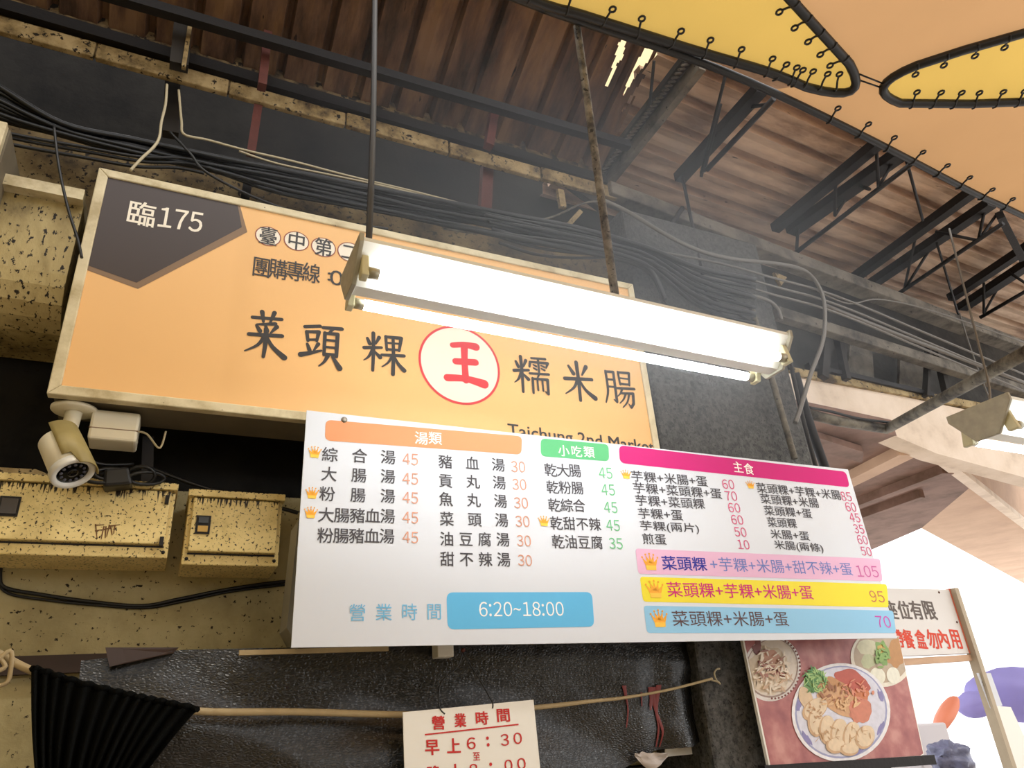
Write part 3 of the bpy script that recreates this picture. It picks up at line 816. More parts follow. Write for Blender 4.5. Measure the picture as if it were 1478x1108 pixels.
htop = V(hk.x + 0.01, LY + .01, zl(LY) - 0.01)
rod = [hk, hk.lerp(htop, .25) + V(.004, 0, 0), hk.lerp(htop, .5), hk.lerp(htop, .75) + V(-.004, 0, 0), htop]
MB().tube(spline(rod), .0085, 8).build('hanging_conduit', plain('dark_conduit', '33302e', 0.5), lamp)
p2 = atY(1419, 614, 1.2)
lamp2, lf2 = make_lamp(p2, 1.2, V(1, 0.02, 0), 'fluorescent_lamp', 'lit twin tube fluorescent lamp cut off by the picture edge, under the pale fascia')
MB().tube(spline([lf2(.05, 0, .05), atY(1428, 560, 1.26), atY(1408, 480, 1.3), atY(1370, 330, 1.34)]), .004, 6).build('hanging_wire', M_greycable, lamp2)
pt = V(0.877, 1.16, 3.30)
pole_b = lf((1.083 - pL.x) * 1.0, 0.0, .056)
MB().tube([pole_b, pole_b.lerp(pt, .5), pt], [.0125, .0115, .0105], 12).build('support_pole', M_pole, None)
o = bpy.data.objects['support_pole']
tag(o, 'slanting mottled metal pole rising from the hanging lamp to the canopy edge', 'pole')

# ================================================================== CANOPIES OVER THE STREET
ZC = 3.3
def Pc(x, y, dz=0.0): return atZ(x, y, ZC + dz)
def arc_pts(a, c, b_, n=8):
    return [a * (1 - t) ** 2 + c * 2 * t * (1 - t) + b_ * t * t for t in [i / n for i in range(n + 1)]]
edgeB = spline([V(-1.6, 1.17, ZC), V(-.4, 1.155, ZC), Pc(740, -5), Pc(800, 18), Pc(1038, 100), Pc(1228, 187), Pc(1407, 279), Pc(1478, 312), V(4.6, 1.36, ZC)], 5)
# yellow panel left: long edge beside edgeB, rounded tip at right
A_in = [Pc(735, -12), Pc(840, 22), Pc(1000, 72), Pc(1110, 104), Pc(1165, 126)]
A_tip = arc_pts(Pc(1165, 126), Pc(1260, 152), Pc(1226, 92))
A_out = [Pc(1226, 92), Pc(1140, -2), Pc(1075, -75), Pc(1000, -160), V(.3, -2.6, ZC)]
loopA = spline([V(-1.6, 1.125, ZC), V(-.4, 1.12, ZC)] + A_in, 4) + A_tip[1:] + A_out[1:]
C_top = [V(3.4, -.5, ZC), Pc(1640, -8), Pc(1478, 48), Pc(1390, 73), Pc(1322, 95)]
C_tip = arc_pts(Pc(1322, 95), Pc(1240, 128), Pc(1300, 149), 8)
C_bot = [Pc(1300, 149), Pc(1400, 150), Pc(1478, 147), Pc(1700, 140), V(4.6, .4, ZC)]
loopC = C_top + C_tip[1:] + C_bot[1:]
HOOK = None
def hook_mesh():
    mb_ = MB()
    pts = [V(0, -.016, -.006), V(0, .0, -.014), V(0, .016, -.002), V(0, .034, .004)]
    mb_.tube(spline(pts, 3), .0035, 6)
    ring = [V(math.cos(a * math.pi / 5) * .009, .043 + math.sin(a * math.pi / 5) * .009, .004) for a in range(10)]
    mb_.tube(ring, .0035, 6, closed=True)
    return mb_
HME = None
def add_hooks(t, pts, towards, step, n_max=99):
    """lacing hooks along a pipe, pointing to the fabric side"""
    global HME
    L_ = [0]
    for a, b_ in zip(pts, pts[1:]): L_.append(L_[-1] + (b_ - a).length)
    s = step / 2
    k = 0
    while s < L_[-1] and k < n_max:
        i = max(j for j in range(len(L_)) if L_[j] <= s)
        i = min(i, len(pts) - 2)
        q = pts[i].lerp(pts[i + 1], (s - L_[i]) / max(1e-6, L_[i + 1] - L_[i]))
        tdir = (pts[i + 1] - pts[i]).normalized()
        nrm = V(-tdir.y, tdir.x, 0)
        if (towards - q).dot(nrm) < 0: nrm = -nrm
        if HME is None:
            o = hook_mesh().build('lacing_hook', M_blackframe, t, base=V(0, 0, 0)); HME = o.data
        else:
            o = bpy.data.objects.new('lacing_hook', HME); COL.objects.link(o); o.parent = t.e
        o.location = q - t.base
        o.rotation_euler = (0, 0, math.atan2(-nrm.x, nrm.y) + random.uniform(-.25, .25))
        s += step; k += 1
ca1 = Thing('shade_canopy', 'yellow canvas panel laced into a black pipe frame, its rounded tip above the tin roof', 'canopy', Pc(900, -60))
MB().face([q + (V(1.0, .75, ZC) - q) * .003 + V(0, 0, .012) for q in loopA + [V(-1.6, -2.6, ZC)]]).build('canvas', M_yellowfab, ca1)
MB().tube(loopA, .0145, 10).build('pipe_frame', M_blackframe, ca1)
add_hooks(ca1, spline(A_in, 4), V(1.0, .7, ZC), .115)
add_hooks(ca1, arc_pts(Pc(1110, 106), Pc(1200, 135), Pc(1226, 118)), V(1.4, .9, ZC), .055)
add_hooks(ca1, A_out[:2], V(1.0, .8, ZC), .075)
ca2 = Thing('shade_canopy', 'yellow canvas panel laced into a black pipe frame, at the right edge of the picture', 'canopy', Pc(1440, 110))
MB().face([q + (V(2.4, .8, ZC) - q) * .005 + V(0, 0, .012) for q in loopC]).build('canvas', M_yellowfab, ca2)
MB().tube(loopC, .0145, 10).build('pipe_frame', M_blackframe, ca2)
add_hooks(ca2, C_top[2:], V(2.4, .85, ZC), .085)
add_hooks(ca2, C_bot[:-1], V(2.4, .85, ZC), .075)
ca3 = Thing('shade_canopy', 'wide tan orange canvas stretched over the street between the two yellow panels', 'canopy', V(2.4, .9, ZC))
i0 = min(range(len(edgeB)), key=lambda i: abs(edgeB[i].x - Pc(1150, 122).x))
fab = edgeB[i0:] + [V(4.6, .9, ZC)] + list(reversed(C_bot)) + list(reversed(C_tip))[1:] + list(reversed(C_top))[1:] + [V(4.6, .39, ZC), V(4.6, -2.6, ZC)] + list(reversed(A_out)) + list(reversed(A_tip))[1:]
mbf = MB().face([q + V(0, 0, .014) for q in fab])
bmesh.ops.triangulate(mbf.bm, faces=mbf.bm.faces[:], ngon_method='EAR_CLIP')
mbf.build('canvas', M_orangefab, ca3)
MB().tube(edgeB, .0125, 10).build('pipe_frame', M_blackframe, ca3)
pe = [Pc(1175, 160), Pc(1228, 187), Pc(1318, 232), Pc(1407, 279), Pc(1478, 312)]
add_hooks(ca3, pe, V(2.5, .5, ZC), .155)
c1_, c2_ = Pc(1238, 106), Pc(1278, 122)
mb = MB(); mb.tube([c1_, c2_], .003, 6); mb.tube([Pc(1236, 114), Pc(1276, 128)], .003, 6)
o = mb.build('tie_cord', M_blackcable, None); tag(o, 'pair of thin cords tying the tips of the two yellow panels together', 'cord')

# torn sheet over the roof hole
hc = atP(925, 105, p0L, nL)
mb = MB(); mb.grid([[V(hc.x + dx, hc.y + dy, zl(hc.y + dy) + .25 + .02 * math.sin(dx * 20 + dy * 13)) for dy in (-.5, -.25, 0, .25, .5)] for dx in (-.45, -.2, 0, .2, .45)])
o = mb.build('tarpaulin', fabric('cream_tarpaulin', 'f6dfae', .7), None); tag(o, 'sunlit cream sheet glimpsed through the torn slits of the tin roof', 'tarpaulin')

# ================================================================== ROOF STEELWORK
def single(name, mb_, mat, label, cat, group=None, **k):
    o = mb_.build(name, mat, None, **k); return tag(o, label, cat, group)
single('purlin', MB().bar(V(-2.0, 2.0, 3.80), V(1.70, 2.0, 3.885), .035, .04), M_steel, 'black steel purlin running under the brown tin roof over the sign', 'purlin')
single('purlin', MB().bar(V(-1.0, 2.21, 3.87), V(1.70, 2.21, 3.85), .03, .05), M_steel, 'lower black steel bar just above the cracked tan beam', 'purlin')
# ribbed edge beam between the two roofs
er = Thing('edge_beam', 'ribbed dusty beam climbing between the two tin roofs beside the torn slits', 'beam', atZ(940, 180, 3.95))
q0, q1 = atZ(1012, 92, 4.0), atZ(872, 268, 4.0)
MB().bar(q0, q1, .035, .07).build('flange', M_greybeam, er)
off = V(-.05, 0, .035)
MB().bar(q0 + off, q1 + off, .05, .03).build('web', M_postdk, er)
mb = MB()
for i in range(34):
    t_ = (i + .5) / 34
    c = q0.lerp(q1, t_) + V(-.062, 0, .01)
    mb.bar(c + V(-.02, -.006, -.022), c + V(.05, .006, .03), .009, .008)
mb.build('rib', M_greybeam, er)
def truss(bars, thin, webs, label, zt=4.02, zb=3.88):
    t = Thing('roof_truss', label, 'truss', atZ(*thin[0], zb), 'roof trusses under the right tin roof')
    for a, b_, w in bars:
        MB().bar(atZ(*a, zt), atZ(*b_, zt), w, .05).build('chord', M_steel, t)
    MB().tube([atZ(*thin[0], zb), atZ(*thin[1], zb)], .013, 8).build('bottom_rod', M_steel, t)
    for a, b_ in webs:
        MB().tube([atZ(*a, zb), atZ(*b_, zt)], .009, 6).build('web_rod', M_steel, t)
    return t
truss([((1275, 200), (1118, 330), .055), ((1303, 219), (1141, 334), .085)], [(1316, 236), (1140, 371)],
      [((1268, 270), (1265, 215)), ((1268, 270), (1290, 232)), ((1255, 273), (1240, 268)), ((1205, 311), (1206, 260)), ((1205, 311), (1222, 285)), ((1150, 360), (1152, 325))], 'black lattice truss reaching down to the pillar, leftmost of the full row')
truss([((1403, 277), (1230, 403), .06), ((1430, 293), (1259, 409), .07)], [(1448, 322), (1296, 424)],
      [((1412, 347), (1422, 300)), ((1412, 347), (1438, 310)), ((1412, 347), (1350, 334)), ((1305, 418), (1322, 340)), ((1305, 418), (1345, 355))], 'black lattice truss with crossed webs, between its two neighbours at right')
truss([((1500, 345), (1372, 430), .06), ((1500, 370), (1388, 444), .08)], [(1500, 409), (1415, 458)],
      [((1420, 452), (1420, 408)), ((1420, 452), (1438, 420)), ((1490, 415), (1455, 392))], 'black lattice truss nearest the right edge of the picture')
truss([((1098, 128), (980, 258), .06)], [(1117, 142), (1020, 245)],
      [((1012, 255), (1030, 180)), ((1016, 248), (1040, 150)), ((1110, 150), (1082, 155)), ((1024, 240), (1060, 200))], 'short black truss with a single chord beside the ribbed beam')
# loose braces seen against the tin
for a, b_, za, zb_, r, lb in (((1308, 230), (1332, 318), 3.98, 3.98, .008, 'thin rod slanting across the tin between two trusses'), ((1352, 350), (1388, 470), 3.95, 3.8, .007, 'thin rod hanging from the middle truss to the grey beam'), ((944, 88), (938, 150), 4.05, 3.98, .007, 'short crooked wire hanging in front of the slits in the roof'), ((1048, 105), (1012, 250), 4.0, 3.9, .008, 'thin black rod leaning beside the ribbed beam')):
    single('brace_rod', MB().tube([atZ(*a, za), atZ(*b_, zb_)], r, 6), M_steel, lb, 'rod')
single('brace', MB().bar(atZ(1443, 310, 4.0), atZ(1475, 372, 3.95), .04, .05), M_steel, 'thick black steel strut at the upper right beside the trusses', 'strut')
# crossed ties under the left end of the grey beam
single('brace_rod', MB().tube([atY(985, 300, 2.1), atY(966, 330, 2.1)], .012, 6), M_steel, 'stubby dark tie under the first short truss', 'rod')
single('brace_rod', MB().tube([atY(985, 255, 2.08), atY(1020, 425, 2.04)], .008, 6), M_steel, 'thin dark rod dropping in front of the pillar head', 'rod')
# posts in the shaded recess
def post(a, b_, w, Y, mat, label):
    single('steel_post', MB().bar(atY(*a, Y), atY(*b_, Y), w, .04, V(0, 1, 0)), mat, label, 'post')
post((266, 18), (258, 97), .06, 2.10, M_postdk, 'dark grimy post standing on the cracked tan beam')
post((250, 105), (246, 195), .055, 2.34, M_postdk, 'dark post in the shaded recess beside two white wires')
single('wooden_batten', MB().bar(atY(277, 20, 2.08), atY(265, 98, 2.08), .014, .02, V(0, 1, 0)), M_beamtan, 'thin tan batten beside the dark post on the cracked beam', 'batten')
post((386, 50), (378, 126), .03, 2.08, M_rust, 'rust red post above the cracked tan beam')
post((373, 150), (362, 222), .03, 2.2, M_rust, 'rust red post below the cracked tan beam, tapering to the cables')
post((363, 236), (354, 284), .03, 2.2, M_steel, 'short black bracket post behind the sign top')
post((713, 160), (705, 212), .035, 2.08, M_rust, 'faded red post above the tan beam, near the middle of the roof')
post((703, 240), (699, 312), .05, 2.24, M_rust, 'faded red post below the tan beam, near the middle of the sign')
single('angle_brace', MB().bar(atY(808, 255, 2.2), atY(870, 300, 2.2), .05, .03, V(0, 1, 0)), M_postdk, 'dusty diagonal bracket at the right end of the tan beam', 'bracket')
single('timber_scrap', MB().bar(atY(808, 275, 2.1), atY(812, 300, 2.1), .03, .02, V(0, 1, 0)), M_beamtan, 'broken pale timber scrap poking out above the cables', 'timber')
single('timber_scrap', MB().bar(atY(820, 325, 2.08), atY(838, 305, 2.08), .02, .014, V(0, 1, 0)), M_beamtan, 'tan splinter of timber caught in the cables near the pole', 'timber')
single('torn_rag', MB().slab([atY(1118, 392, 2.035), atY(1136, 400, 2.035), atY(1128, 412, 2.035)], V(0, 1, 0), .018), M_beamtan, 'scrap of yellowed tape caught on the cables over the pillar', 'scrap')
# struts and panels of the dark wall right of the pillar
for a, b_, w, lb in (((1194, 470), (1188, 545), .05, 'dark upright behind the curved cable'), ((1208, 480), (1222, 548), .035, 'slanting dark strut right of the upright'), ((1340, 500), (1336, 572), .02, 'thin dark upright left of the slanting pipe'), ((1352, 505), (1368, 575), .04, 'dark slanting strut behind the slanting pipe')):
    single('wall_strut', MB().bar(atY(*a, 2.56), atY(*b_, 2.56), w, .04, V(0, 1, 0)), M_postdk, lb, 'strut')
for q, lb in (([(1228, 488), (1258, 492), (1262, 548), (1222, 545)], 'grey board in the dark gap, left one of two'), ([(1300, 500), (1336, 510), (1334, 562), (1298, 556)], 'grey board in the dark gap, right one of two')):
    single('wall_board', MB().slab([atY(*k, 2.66) for k in q], V(0, 1, 0), .02), M_greybeam, lb, 'board')
single('wall_rail', MB().bar(atY(1165, 528, 2.58), atY(1345, 570, 2.58), .035, .03), M_steel, 'dark ledge rail above the pale fascia', 'rail')

# ================================================================== LEFT: SHUTTER HOUSING, NEIGHBOUR SIGN, CAMERA
mb = MB()
x0, x1 = -.9, -.35
pr_ = [(2.05, 2.985), (2.05, 2.74), (2.055, 2.70), (2.075, 2.655), (2.11, 2.625), (2.16, 2.605), (2.22, 2.6), (2.34, 2.6), (2.34, 2.985)]
mb.hexa([V(x0, *q) for q in pr_], [V(x1, *q) for q in pr_])
t = Thing('shutter_housing', 'grease spotted roller shutter housing left of the orange sign', 'shutter', (-.62, 2.2, 2.6))
mb.build('housing', M_shutter, t)
MB().box((x0, 2.015, 2.985), (x1, 2.2, 3.022)).build('top_rail', M_frame, t)
t = Thing('neighbour_sign', 'edge of a second cream framed sign at the far left of the picture', 'sign', (-.8, 2.0, 2.88))
MB().box((-1.3, 1.95, 2.86), (-.548, 2.2, 3.125)).build('cabinet', M_signside, t)
MB().box((-1.3, 1.925, 2.86), (-.553, 1.95, 3.13)).build('frame', M_frame, t, bevel=.003)

RIGHT, UPV = RM @ V(1, 0, 0), RM @ V(0, 1, 0)
cc = Thing('security_camera', 'white bullet security camera hanging under the left corner of the orange sign', 'camera', atY(97, 588, 2.09))
fl = V(-.268, 2.085, 2.353)
MB().rings(fl, V(0, 0, -1), [(0, .056), (.006, .056), (.010, .052), (.012, .03)], 32).build('mount_flange', M_gloss_white, cc)
j = fl + V(-.004, -.01, -.155)
MB().tube([fl + V(0, 0, -.008), fl.lerp(j, .5), fl.lerp(j, .98)], [.021, .0185, .0175], 20).build('mount_arm', M_gloss_white, cc)
MB().rings(j, V(0, 0, -1), [(-.006, .012), (.0, .017), (.014, .018), (.024, .014)], 18).build('ball_joint', M_metalgrey, cc)
front = atY(104.5, 681, 1.985)
view = (EYE - front).normalized()
ax = (view * .60 + (RIGHT * .40 - UPV * .92).normalized() * .80).normalized()
rb = .047
back = front - ax * .115
MB().rings(back, ax, [(-.012, .030), (0, .042), (.004, rb), (.112, rb)], 32).build('body', M_gloss_white, cc)
ln = MB().rings(front, ax, [(-.004, rb * .93), (.001, rb * .93), (.002, rb * .62), (.0035, .001)], 32).build('lens_window', M_lens, cc)
fr = MB()
fr.rings(front, ax, [(-.01, rb * 1.07), (.006, rb * 1.07), (.009, rb * 1.02), (.007, rb * .80), (.0015, rb * .76), (-.01, rb * .76)], 36)
fr.build('front_ring', plain('bright_white_ring', 'e4e2da', .35), cc)
sa_ = ax.cross(V(0, 0, 1)).normalized(); sb_ = sa_.cross(ax).normalized()
for k in range(12):
    a = k * math.pi / 6
    c = front + ax * .002 + (sa_ * math.cos(a) + sb_ * math.sin(a)) * rb * .55
    MB().rings(c, ax, [(0, .0045), (.002, .004), (.003, .001)], 10).build('infrared_led', M_led, ln, base=cc.base)
MB().rings(front + ax * .002, ax, [(0, .013), (.003, .012), (.003, .008), (.001, .001)], 20).build('lens', M_lens, ln, base=cc.base)
hc_ = (RIGHT * 1.0 + UPV * .02 + view * .1); hc_ = (hc_ - ax * hc_.dot(ax)).normalized(); sa_, sb_ = hc_, ax.cross(hc_)
mb = MB()
G = []
for i in range(15):
    a = math.radians(-72 + i * 150 / 14)
    dirv = sa_ * math.cos(a) + sb_ * math.sin(a)
    G.append([back - ax * .022 + dirv * (rb + .004), back + ax * .05 + dirv * (rb + .006), front + ax * (.018 if 2 < i < 12 else -.02) + dirv * (rb + .007)])
mb.grid(G).build('sun_hood', M_hood, cc, solid=.003)
MB().tube(spline([back - ax * .01, back + V(.03, .06, .0), back + V(.09, .1, -.02), back + V(.17, .14, .0)]), .004, 6).build('cable', M_blackcable, cc)

ad = Thing('adapter_box', 'small white plastic adapter box stuck under the orange sign beside the camera', 'box', (-.165, 2.1, 2.265))
MB().box((-.225, 2.07, 2.268), (-.108, 2.16, 2.353)).build('case', M_gloss_white, ad, bevel=.007)
MB().box((-.2255, 2.0695, 2.298), (-.1075, 2.1605, 2.3005)).build('lid_seam', M_greybr, ad)
MB().tube(spline([V(-.108, 2.1, 2.31), V(-.085, 2.09, 2.30), V(-.055, 2.08, 2.262), V(-.045, 2.08, 2.268), V(-.04, 2.08, 2.31)]), .003, 6).build('lead', M_whitecable, ad)

# ------------------------------------------------------------------ meter boxes on the wall
def at_box(x, y): return atY(x, y, 2.16)
def meter_box(q, label, win, name, spots):
    """q: px corners TL TR BR BL of the front"""
    P_ = [at_box(*k) for k in q]
    X0, X1 = (P_[0].x + P_[3].x) / 2, (P_[1].x + P_[2].x) / 2
    Z1, Z0 = (P_[0].z + P_[1].z) / 2, (P_[2].z + P_[3].z) / 2
    t = Thing(name, label, 'meter box', ((X0 + X1) / 2, 2.25, Z0))
    MB().box((X0, 2.175, Z0), (X1, 2.35, Z1)).build('body', M_boxm, t, bevel=.004)
    MB().box((X0 + .012, 2.158, Z0 + .034), (X1 - .012, 2.176, Z1 - .014)).build('door', M_boxm, t, bevel=.003)
    MB().box((X0 - .004, 2.15, Z1 - .012), (X1 + .004, 2.35, Z1 + .008)).build('top_lip', M_boxm, t, bevel=.002)
    MB().box((X0 + .012, 2.172, Z0 + .028), (X1 - .012, 2.1765, Z0 + .032)).build('door_gap', M_steel, t)
    for k in ((X0 + .012, Z0 + .016), (X1 - .012, Z0 + .016)):
        MB().rings(V(k[0], 2.175, k[1]), V(0, -1, 0), [(0, .005), (.003, .0045), (.004, .001)], 12).build('rivet', M_steel, t)
    w = [at_box(*k) for k in win]
    wx0, wx1, wz0, wz1 = w[0].x, w[1].x, w[1].z, w[0].z
    wf = MB().box((wx0, 2.154, wz0), (wx1, 2.159, wz1)).build('window_frame', M_steel, t)
    return t, (wx0, wx1, wz0, wz1), wf, (X0, X1, Z0, Z1)
b1_, w1_, wf1, e1 = meter_box([(-90, 684), (254, 700), (243, 806), (-110, 792)], 'wide grease spotted cream meter box below the security camera', [(1, 716), (25, 746)], 'meter_box', True)
MB().box((w1_[0] + .006, 2.151, w1_[2] + .006), (w1_[1] - .004, 2.155, w1_[3] - .006)).build('window_pane', plain('dark_brown_pane', '2b211a', .2), wf1, base=b1_.base)
for (px, py) in ((241, 722), (233, 782)):
    q = at_box(px, py)
    MB().box((q.x - .005, 2.148, q.z - .012), (q.x + .005, 2.16, q.z + .012)).build('hinge', M_steel, b1_)
BB = Board(V(0, 2.158, 0), V(1, 0, 0), V(0, 0, 1))
p = Print(BB, .0008)
for pts in ([(138, 757), (140, 776)], [(138, 758), (150, 757)], [(138, 766), (148, 764)], [(150, 760), (146, 778)], [(153, 760), (152, 776)], [(158, 758), (154, 774)], [(150, 764), (160, 762)], [(160, 760), (162, 772)], [(158, 759), (173, 757)], [(166, 758), (164, 770)]):
    p.stroke([BB.uv(*k) for k in pts], [.0035, .002])
p.build('rust_scrawl', plain('rust_brown_stain', '6b4622', .7), b1_)
b2_, w2_, wf2, e2 = meter_box([(274, 709), (404, 719), (408, 815), (262, 814)], 'narrower grease dripped cream meter box with a small window, nearer the menu board', [(284, 744), (302, 771)], 'meter_box', True)
MB().box((w2_[0] + .006, 2.151, w2_[2] + .005), (w2_[1] - .006, 2.155, (w2_[2] + w2_[3]) / 2 - .004)).build('window_label', plain('tan_label', 'c19a4a', .5), wf2, base=b2_.base)
MB().box((w2_[0] + .006, 2.151, (w2_[2] + w2_[3]) / 2 + .004), (w2_[1] - .006, 2.155, w2_[3] - .005)).build('window_pane', plain('dark_blue_pane', '26303a', .2), wf2, base=b2_.base)
single('side_board', MB().slab([atY(431, 750, 2.0), atY(449, 753, 2.02), atY(430, 935, 2.02), atY(414, 905, 2.0)], V(0, 1, 0), .12), M_panelgrey, 'grey board edge standing behind the left end of the menu board', 'board')
single('junction_strip', MB().slab([atY(-40, 672, 2.2), atY(52, 677, 2.2), atY(80, 688, 2.2), atY(-40, 686, 2.2)], V(0, 1, 0), .06), M_beamtan, 'tan ledge strip behind the security camera, above the wide meter box', 'strip')

# ================================================================== CABLES
def cable(pts, r, mat, label, group=None, n=6, k=6, cat='cable'):
    return single('cable', MB().tube(spline(pts, k), r, n), mat, label, cat, group)
rc = random.Random(3)
base_px = [(-60, 118), (0, 150), (90, 188), (190, 214), (300, 236), (400, 258), (500, 279), (620, 303), (730, 325), (830, 345), (930, 372)]
for i in range(11):
    off = (i - 5)
    pts = []
    for k_, (x_, y_) in enumerate(base_px):
        sq = 1.0 if k_ < 2 else (.45 if k_ < 5 else .75)
        pts.append(atY(x_, y_ + off * 4.6 * sq + rc.uniform(-3, 3), (2.08 if k_ < 8 else 2.0 if k_ == 8 else 1.97) + .012 * (i % 4) + rc.uniform(-.01, .01)))
    e = [(1010, 385 + i * 7), (1090, 402 + i * 8)] if i < 9 else [(960, 380 + i * 6)]
    pts += [atY(x_, y_ + rc.uniform(-4, 4), 1.95 + .012 * (i % 3)) for x_, y_ in e]
    cable(pts, .0075 if i % 3 else .010, M_blackcable, 'black cable in the sagging bundle above the orange sign', 'black cables bundled above the sign')
for i, (dx, dy) in enumerate(((0, 0), (6, 7), (-5, 14))):
    cable([atY(x_ + dx, y_ + dy, 2.05 + i * .01) for x_, y_ in ((-40, 180), (30, 196), (120, 212), (200, 226), (260, 228), (300, 236))], .0055, M_blackcable, 'thin black cable joining the bundle from the far left', 'thin cables joining the bundle')
cable([atY(*q, 2.12) for q in ((258, 130), (262, 175), (266, 194), (300, 202), (355, 217), (420, 232), (500, 253), (600, 277), (690, 300))], .0045, M_whitecable, 'yellowed white cable hanging from the recess and running above the black bundle')
cable([atY(*q, 2.10) for q in ((345, 218), (400, 236), (480, 253), (560, 270), (640, 290))], .004, M_whitecable, 'second pale cable just beneath the yellowed white one')
cable([atY(*q, 2.0) for q in ((241, 122), (239, 150), (233, 176), (230, 198), (222, 212), (205, 228), (188, 246))], .0045, M_whitecable, 'white wire dropping in front of the recess to the sign top')
cable([atY(*q, 1.97) for q in ((78, 182), (85, 240), (98, 300), (112, 345), (118, 372))], .0045, M_blackcable, 'thin black wire crossing the shutter housing to the sign edge')
cable([atY(*q, 2.02) for q in ((245, 190), (275, 222), (300, 250), (380, 290), (470, 318), (560, 330))], .0045, M_blackcable, 'loose black wire drooping across the sign top corner')
# right-hand run
cable([atY(*q, 1.98) for q in ((862, 285), (905, 305), (960, 338), (1010, 362), (1060, 374), (1125, 381), (1160, 390), (1180, 410), (1190, 440), (1188, 490), (1170, 540), (1155, 590), (1148, 610))], .0095, M_greycable, 'thick grey cable curving down over the pillar head')
for i, off in enumerate((0, 12, 24)):
    cable([atY(*q, 2.0 + i * .01) for q in ((930, 360 + off), (1000, 372 + off), (1060, 385 + off), (1120, 402 + off), (1180, 418 + off), (1240, 440 + off), (1330, 478 + off), (1478, 540 + off))], .0055, M_greycable, 'grey cable in the loose run past the pillar head', 'grey cables past the pillar')
cable([atY(*q, 2.02) for q in ((960, 370), (1010, 400), (1060, 420), (1105, 432), (1122, 445), (1128, 462))], .009, M_greycable, 'short thick cable bending down behind the lamp end')
cable([atY(*q, 2.2) for q in ((1180, 420), (1225, 438), (1270, 432), (1350, 450), (1478, 494))], .0045, M_greycable, 'pale wire running along the underside of the grey beam')
cable([atY(*q, 2.1) for q in ((640, 330), (700, 336), (760, 322), (800, 312), (840, 294), (868, 290))], .0045, M_pipe, 'tan cord looping up to the slanting pole')
cable([atY(*q, 2.25) for q in ((1190, 440), (1290, 480), (1400, 522), (1500, 560))], .011, M_greycable, 'thick cable slung below the grey beam at right')
cable([atY(*q, 2.3) for q in ((1385, 452), (1400, 500), (1422, 560), (1440, 600))], .0055, M_greycable, 'thin wire dropping beside the second lamp')
for i in range(5):
    o_ = i * 5
    cable([atY(*q, 1.98 + i * .012) for q in ((700 + o_, 310 + o_ * 2), (780, 328 + o_ * 2), (860, 352 + o_), (950, 385 - o_), (1020, 405 + o_ * 2), (1085, 425 + o_ * 4))], .006, M_blackcable, 'black cable slanting behind the lamp to the pillar head', 'black cables behind the lamp')
# wall cables under the boxes and behind the camera
cable([atY(*q, 2.343) for q in ((4, 806), (0, 830), (8, 848), (60, 858), (130, 868), (205, 874), (260, 864), (330, 850), (400, 840), (440, 838))], .0055, M_blackcable, 'black twin cable sagging along the cream wall under the meter boxes')
cable([atY(*q, 2.345) for q in ((4, 812), (-2, 836), (12, 856), (70, 866), (140, 873), (210, 877), (262, 868), (330, 854), (400, 845), (440, 842))], .004, M_blackcable, 'thinner black cable following just under the sagging twin cable')
cable([atY(*q, 2.2) for q in ((175, 680), (215, 676), (250, 688), (300, 705), (380, 726), (430, 740))], .006, M_blackcable, 'black cable running from the coil across the top of the narrow meter box')
for i, (cx, cy, rx, ry) in enumerate(((204, 686, 20, 13), (212, 690, 26, 9), (160, 684, 24, 8), (150, 690, 30, 7))):
    pts = [atY(cx + rx * math.cos(a), cy + ry * math.sin(a), 2.12 + .015 * math.sin(a + i)) for a in [k * 2 * math.pi / 16 for k in range(16)]]
    single('cable_coil', MB().tube(pts, .005, 6, closed=True), M_blackcable, 'loop of black cable coiled behind the security camera', 'coil', 'cable loops behind the camera')
single('cable_connector', MB().slab([atY(*q, 2.1) for q in ((150, 676), (186, 672), (192, 698), (148, 702))], V(0, 1, 0), .06), M_blackcable, 'black lump of cable connectors beside the security camera', 'connector', bevel=.008)
single('mounting_post', MB().bar(atY(214, 632, 2.2), atY(212, 700, 2.2), .03, .03, V(0, 1, 0)), M_steel, 'short black post under the sign behind the adapter box', 'post')
# pipes beside the pillar
cable([atY(1085, 445, 2.0), atY(1118, 560, 2.0), atY(1147, 662, 2.0)], .013, M_pipe, 'dusty vertical conduit on the front edge of the pillar', cat='conduit', n=10)
cable([atY(1148, 540, 2.3), atY(1168, 610, 2.3), atY(1196, 690, 2.3)], .022, M_steel, 'dark downpipe right of the pillar', cat='pipe', n=10)
cable([atY(1140, 520, 2.2), atY(1158, 600, 2.2), atY(1182, 690, 2.2)], .010, M_postdk, 'thin dark pipe between the pillar and the downpipe', cat='pipe', n=8)
kp = [atY(1170, 598, 2.35), atY(1210, 608, 2.35), atY(1280, 619, 2.35)]
ke = atY(1500, 498, 1.25)
single('conduit_pipe', MB().tube(kp + [kp[-1].lerp(ke, .02)] + [kp[-1].lerp(ke, t_) for t_ in (.1, .4, .7, 1.05)], .026, 14), M_pipe, 'dusty grey pipe with an elbow, rising to the right past the second lamp', 'pipe')
cable([atY(1168, 588, 2.32), atY(1200, 594, 2.32), atY(1240, 604, 2.32), atY(1290, 610, 2.32)], .007, M_blackcable, 'black cable lying along the top of the elbow pipe')

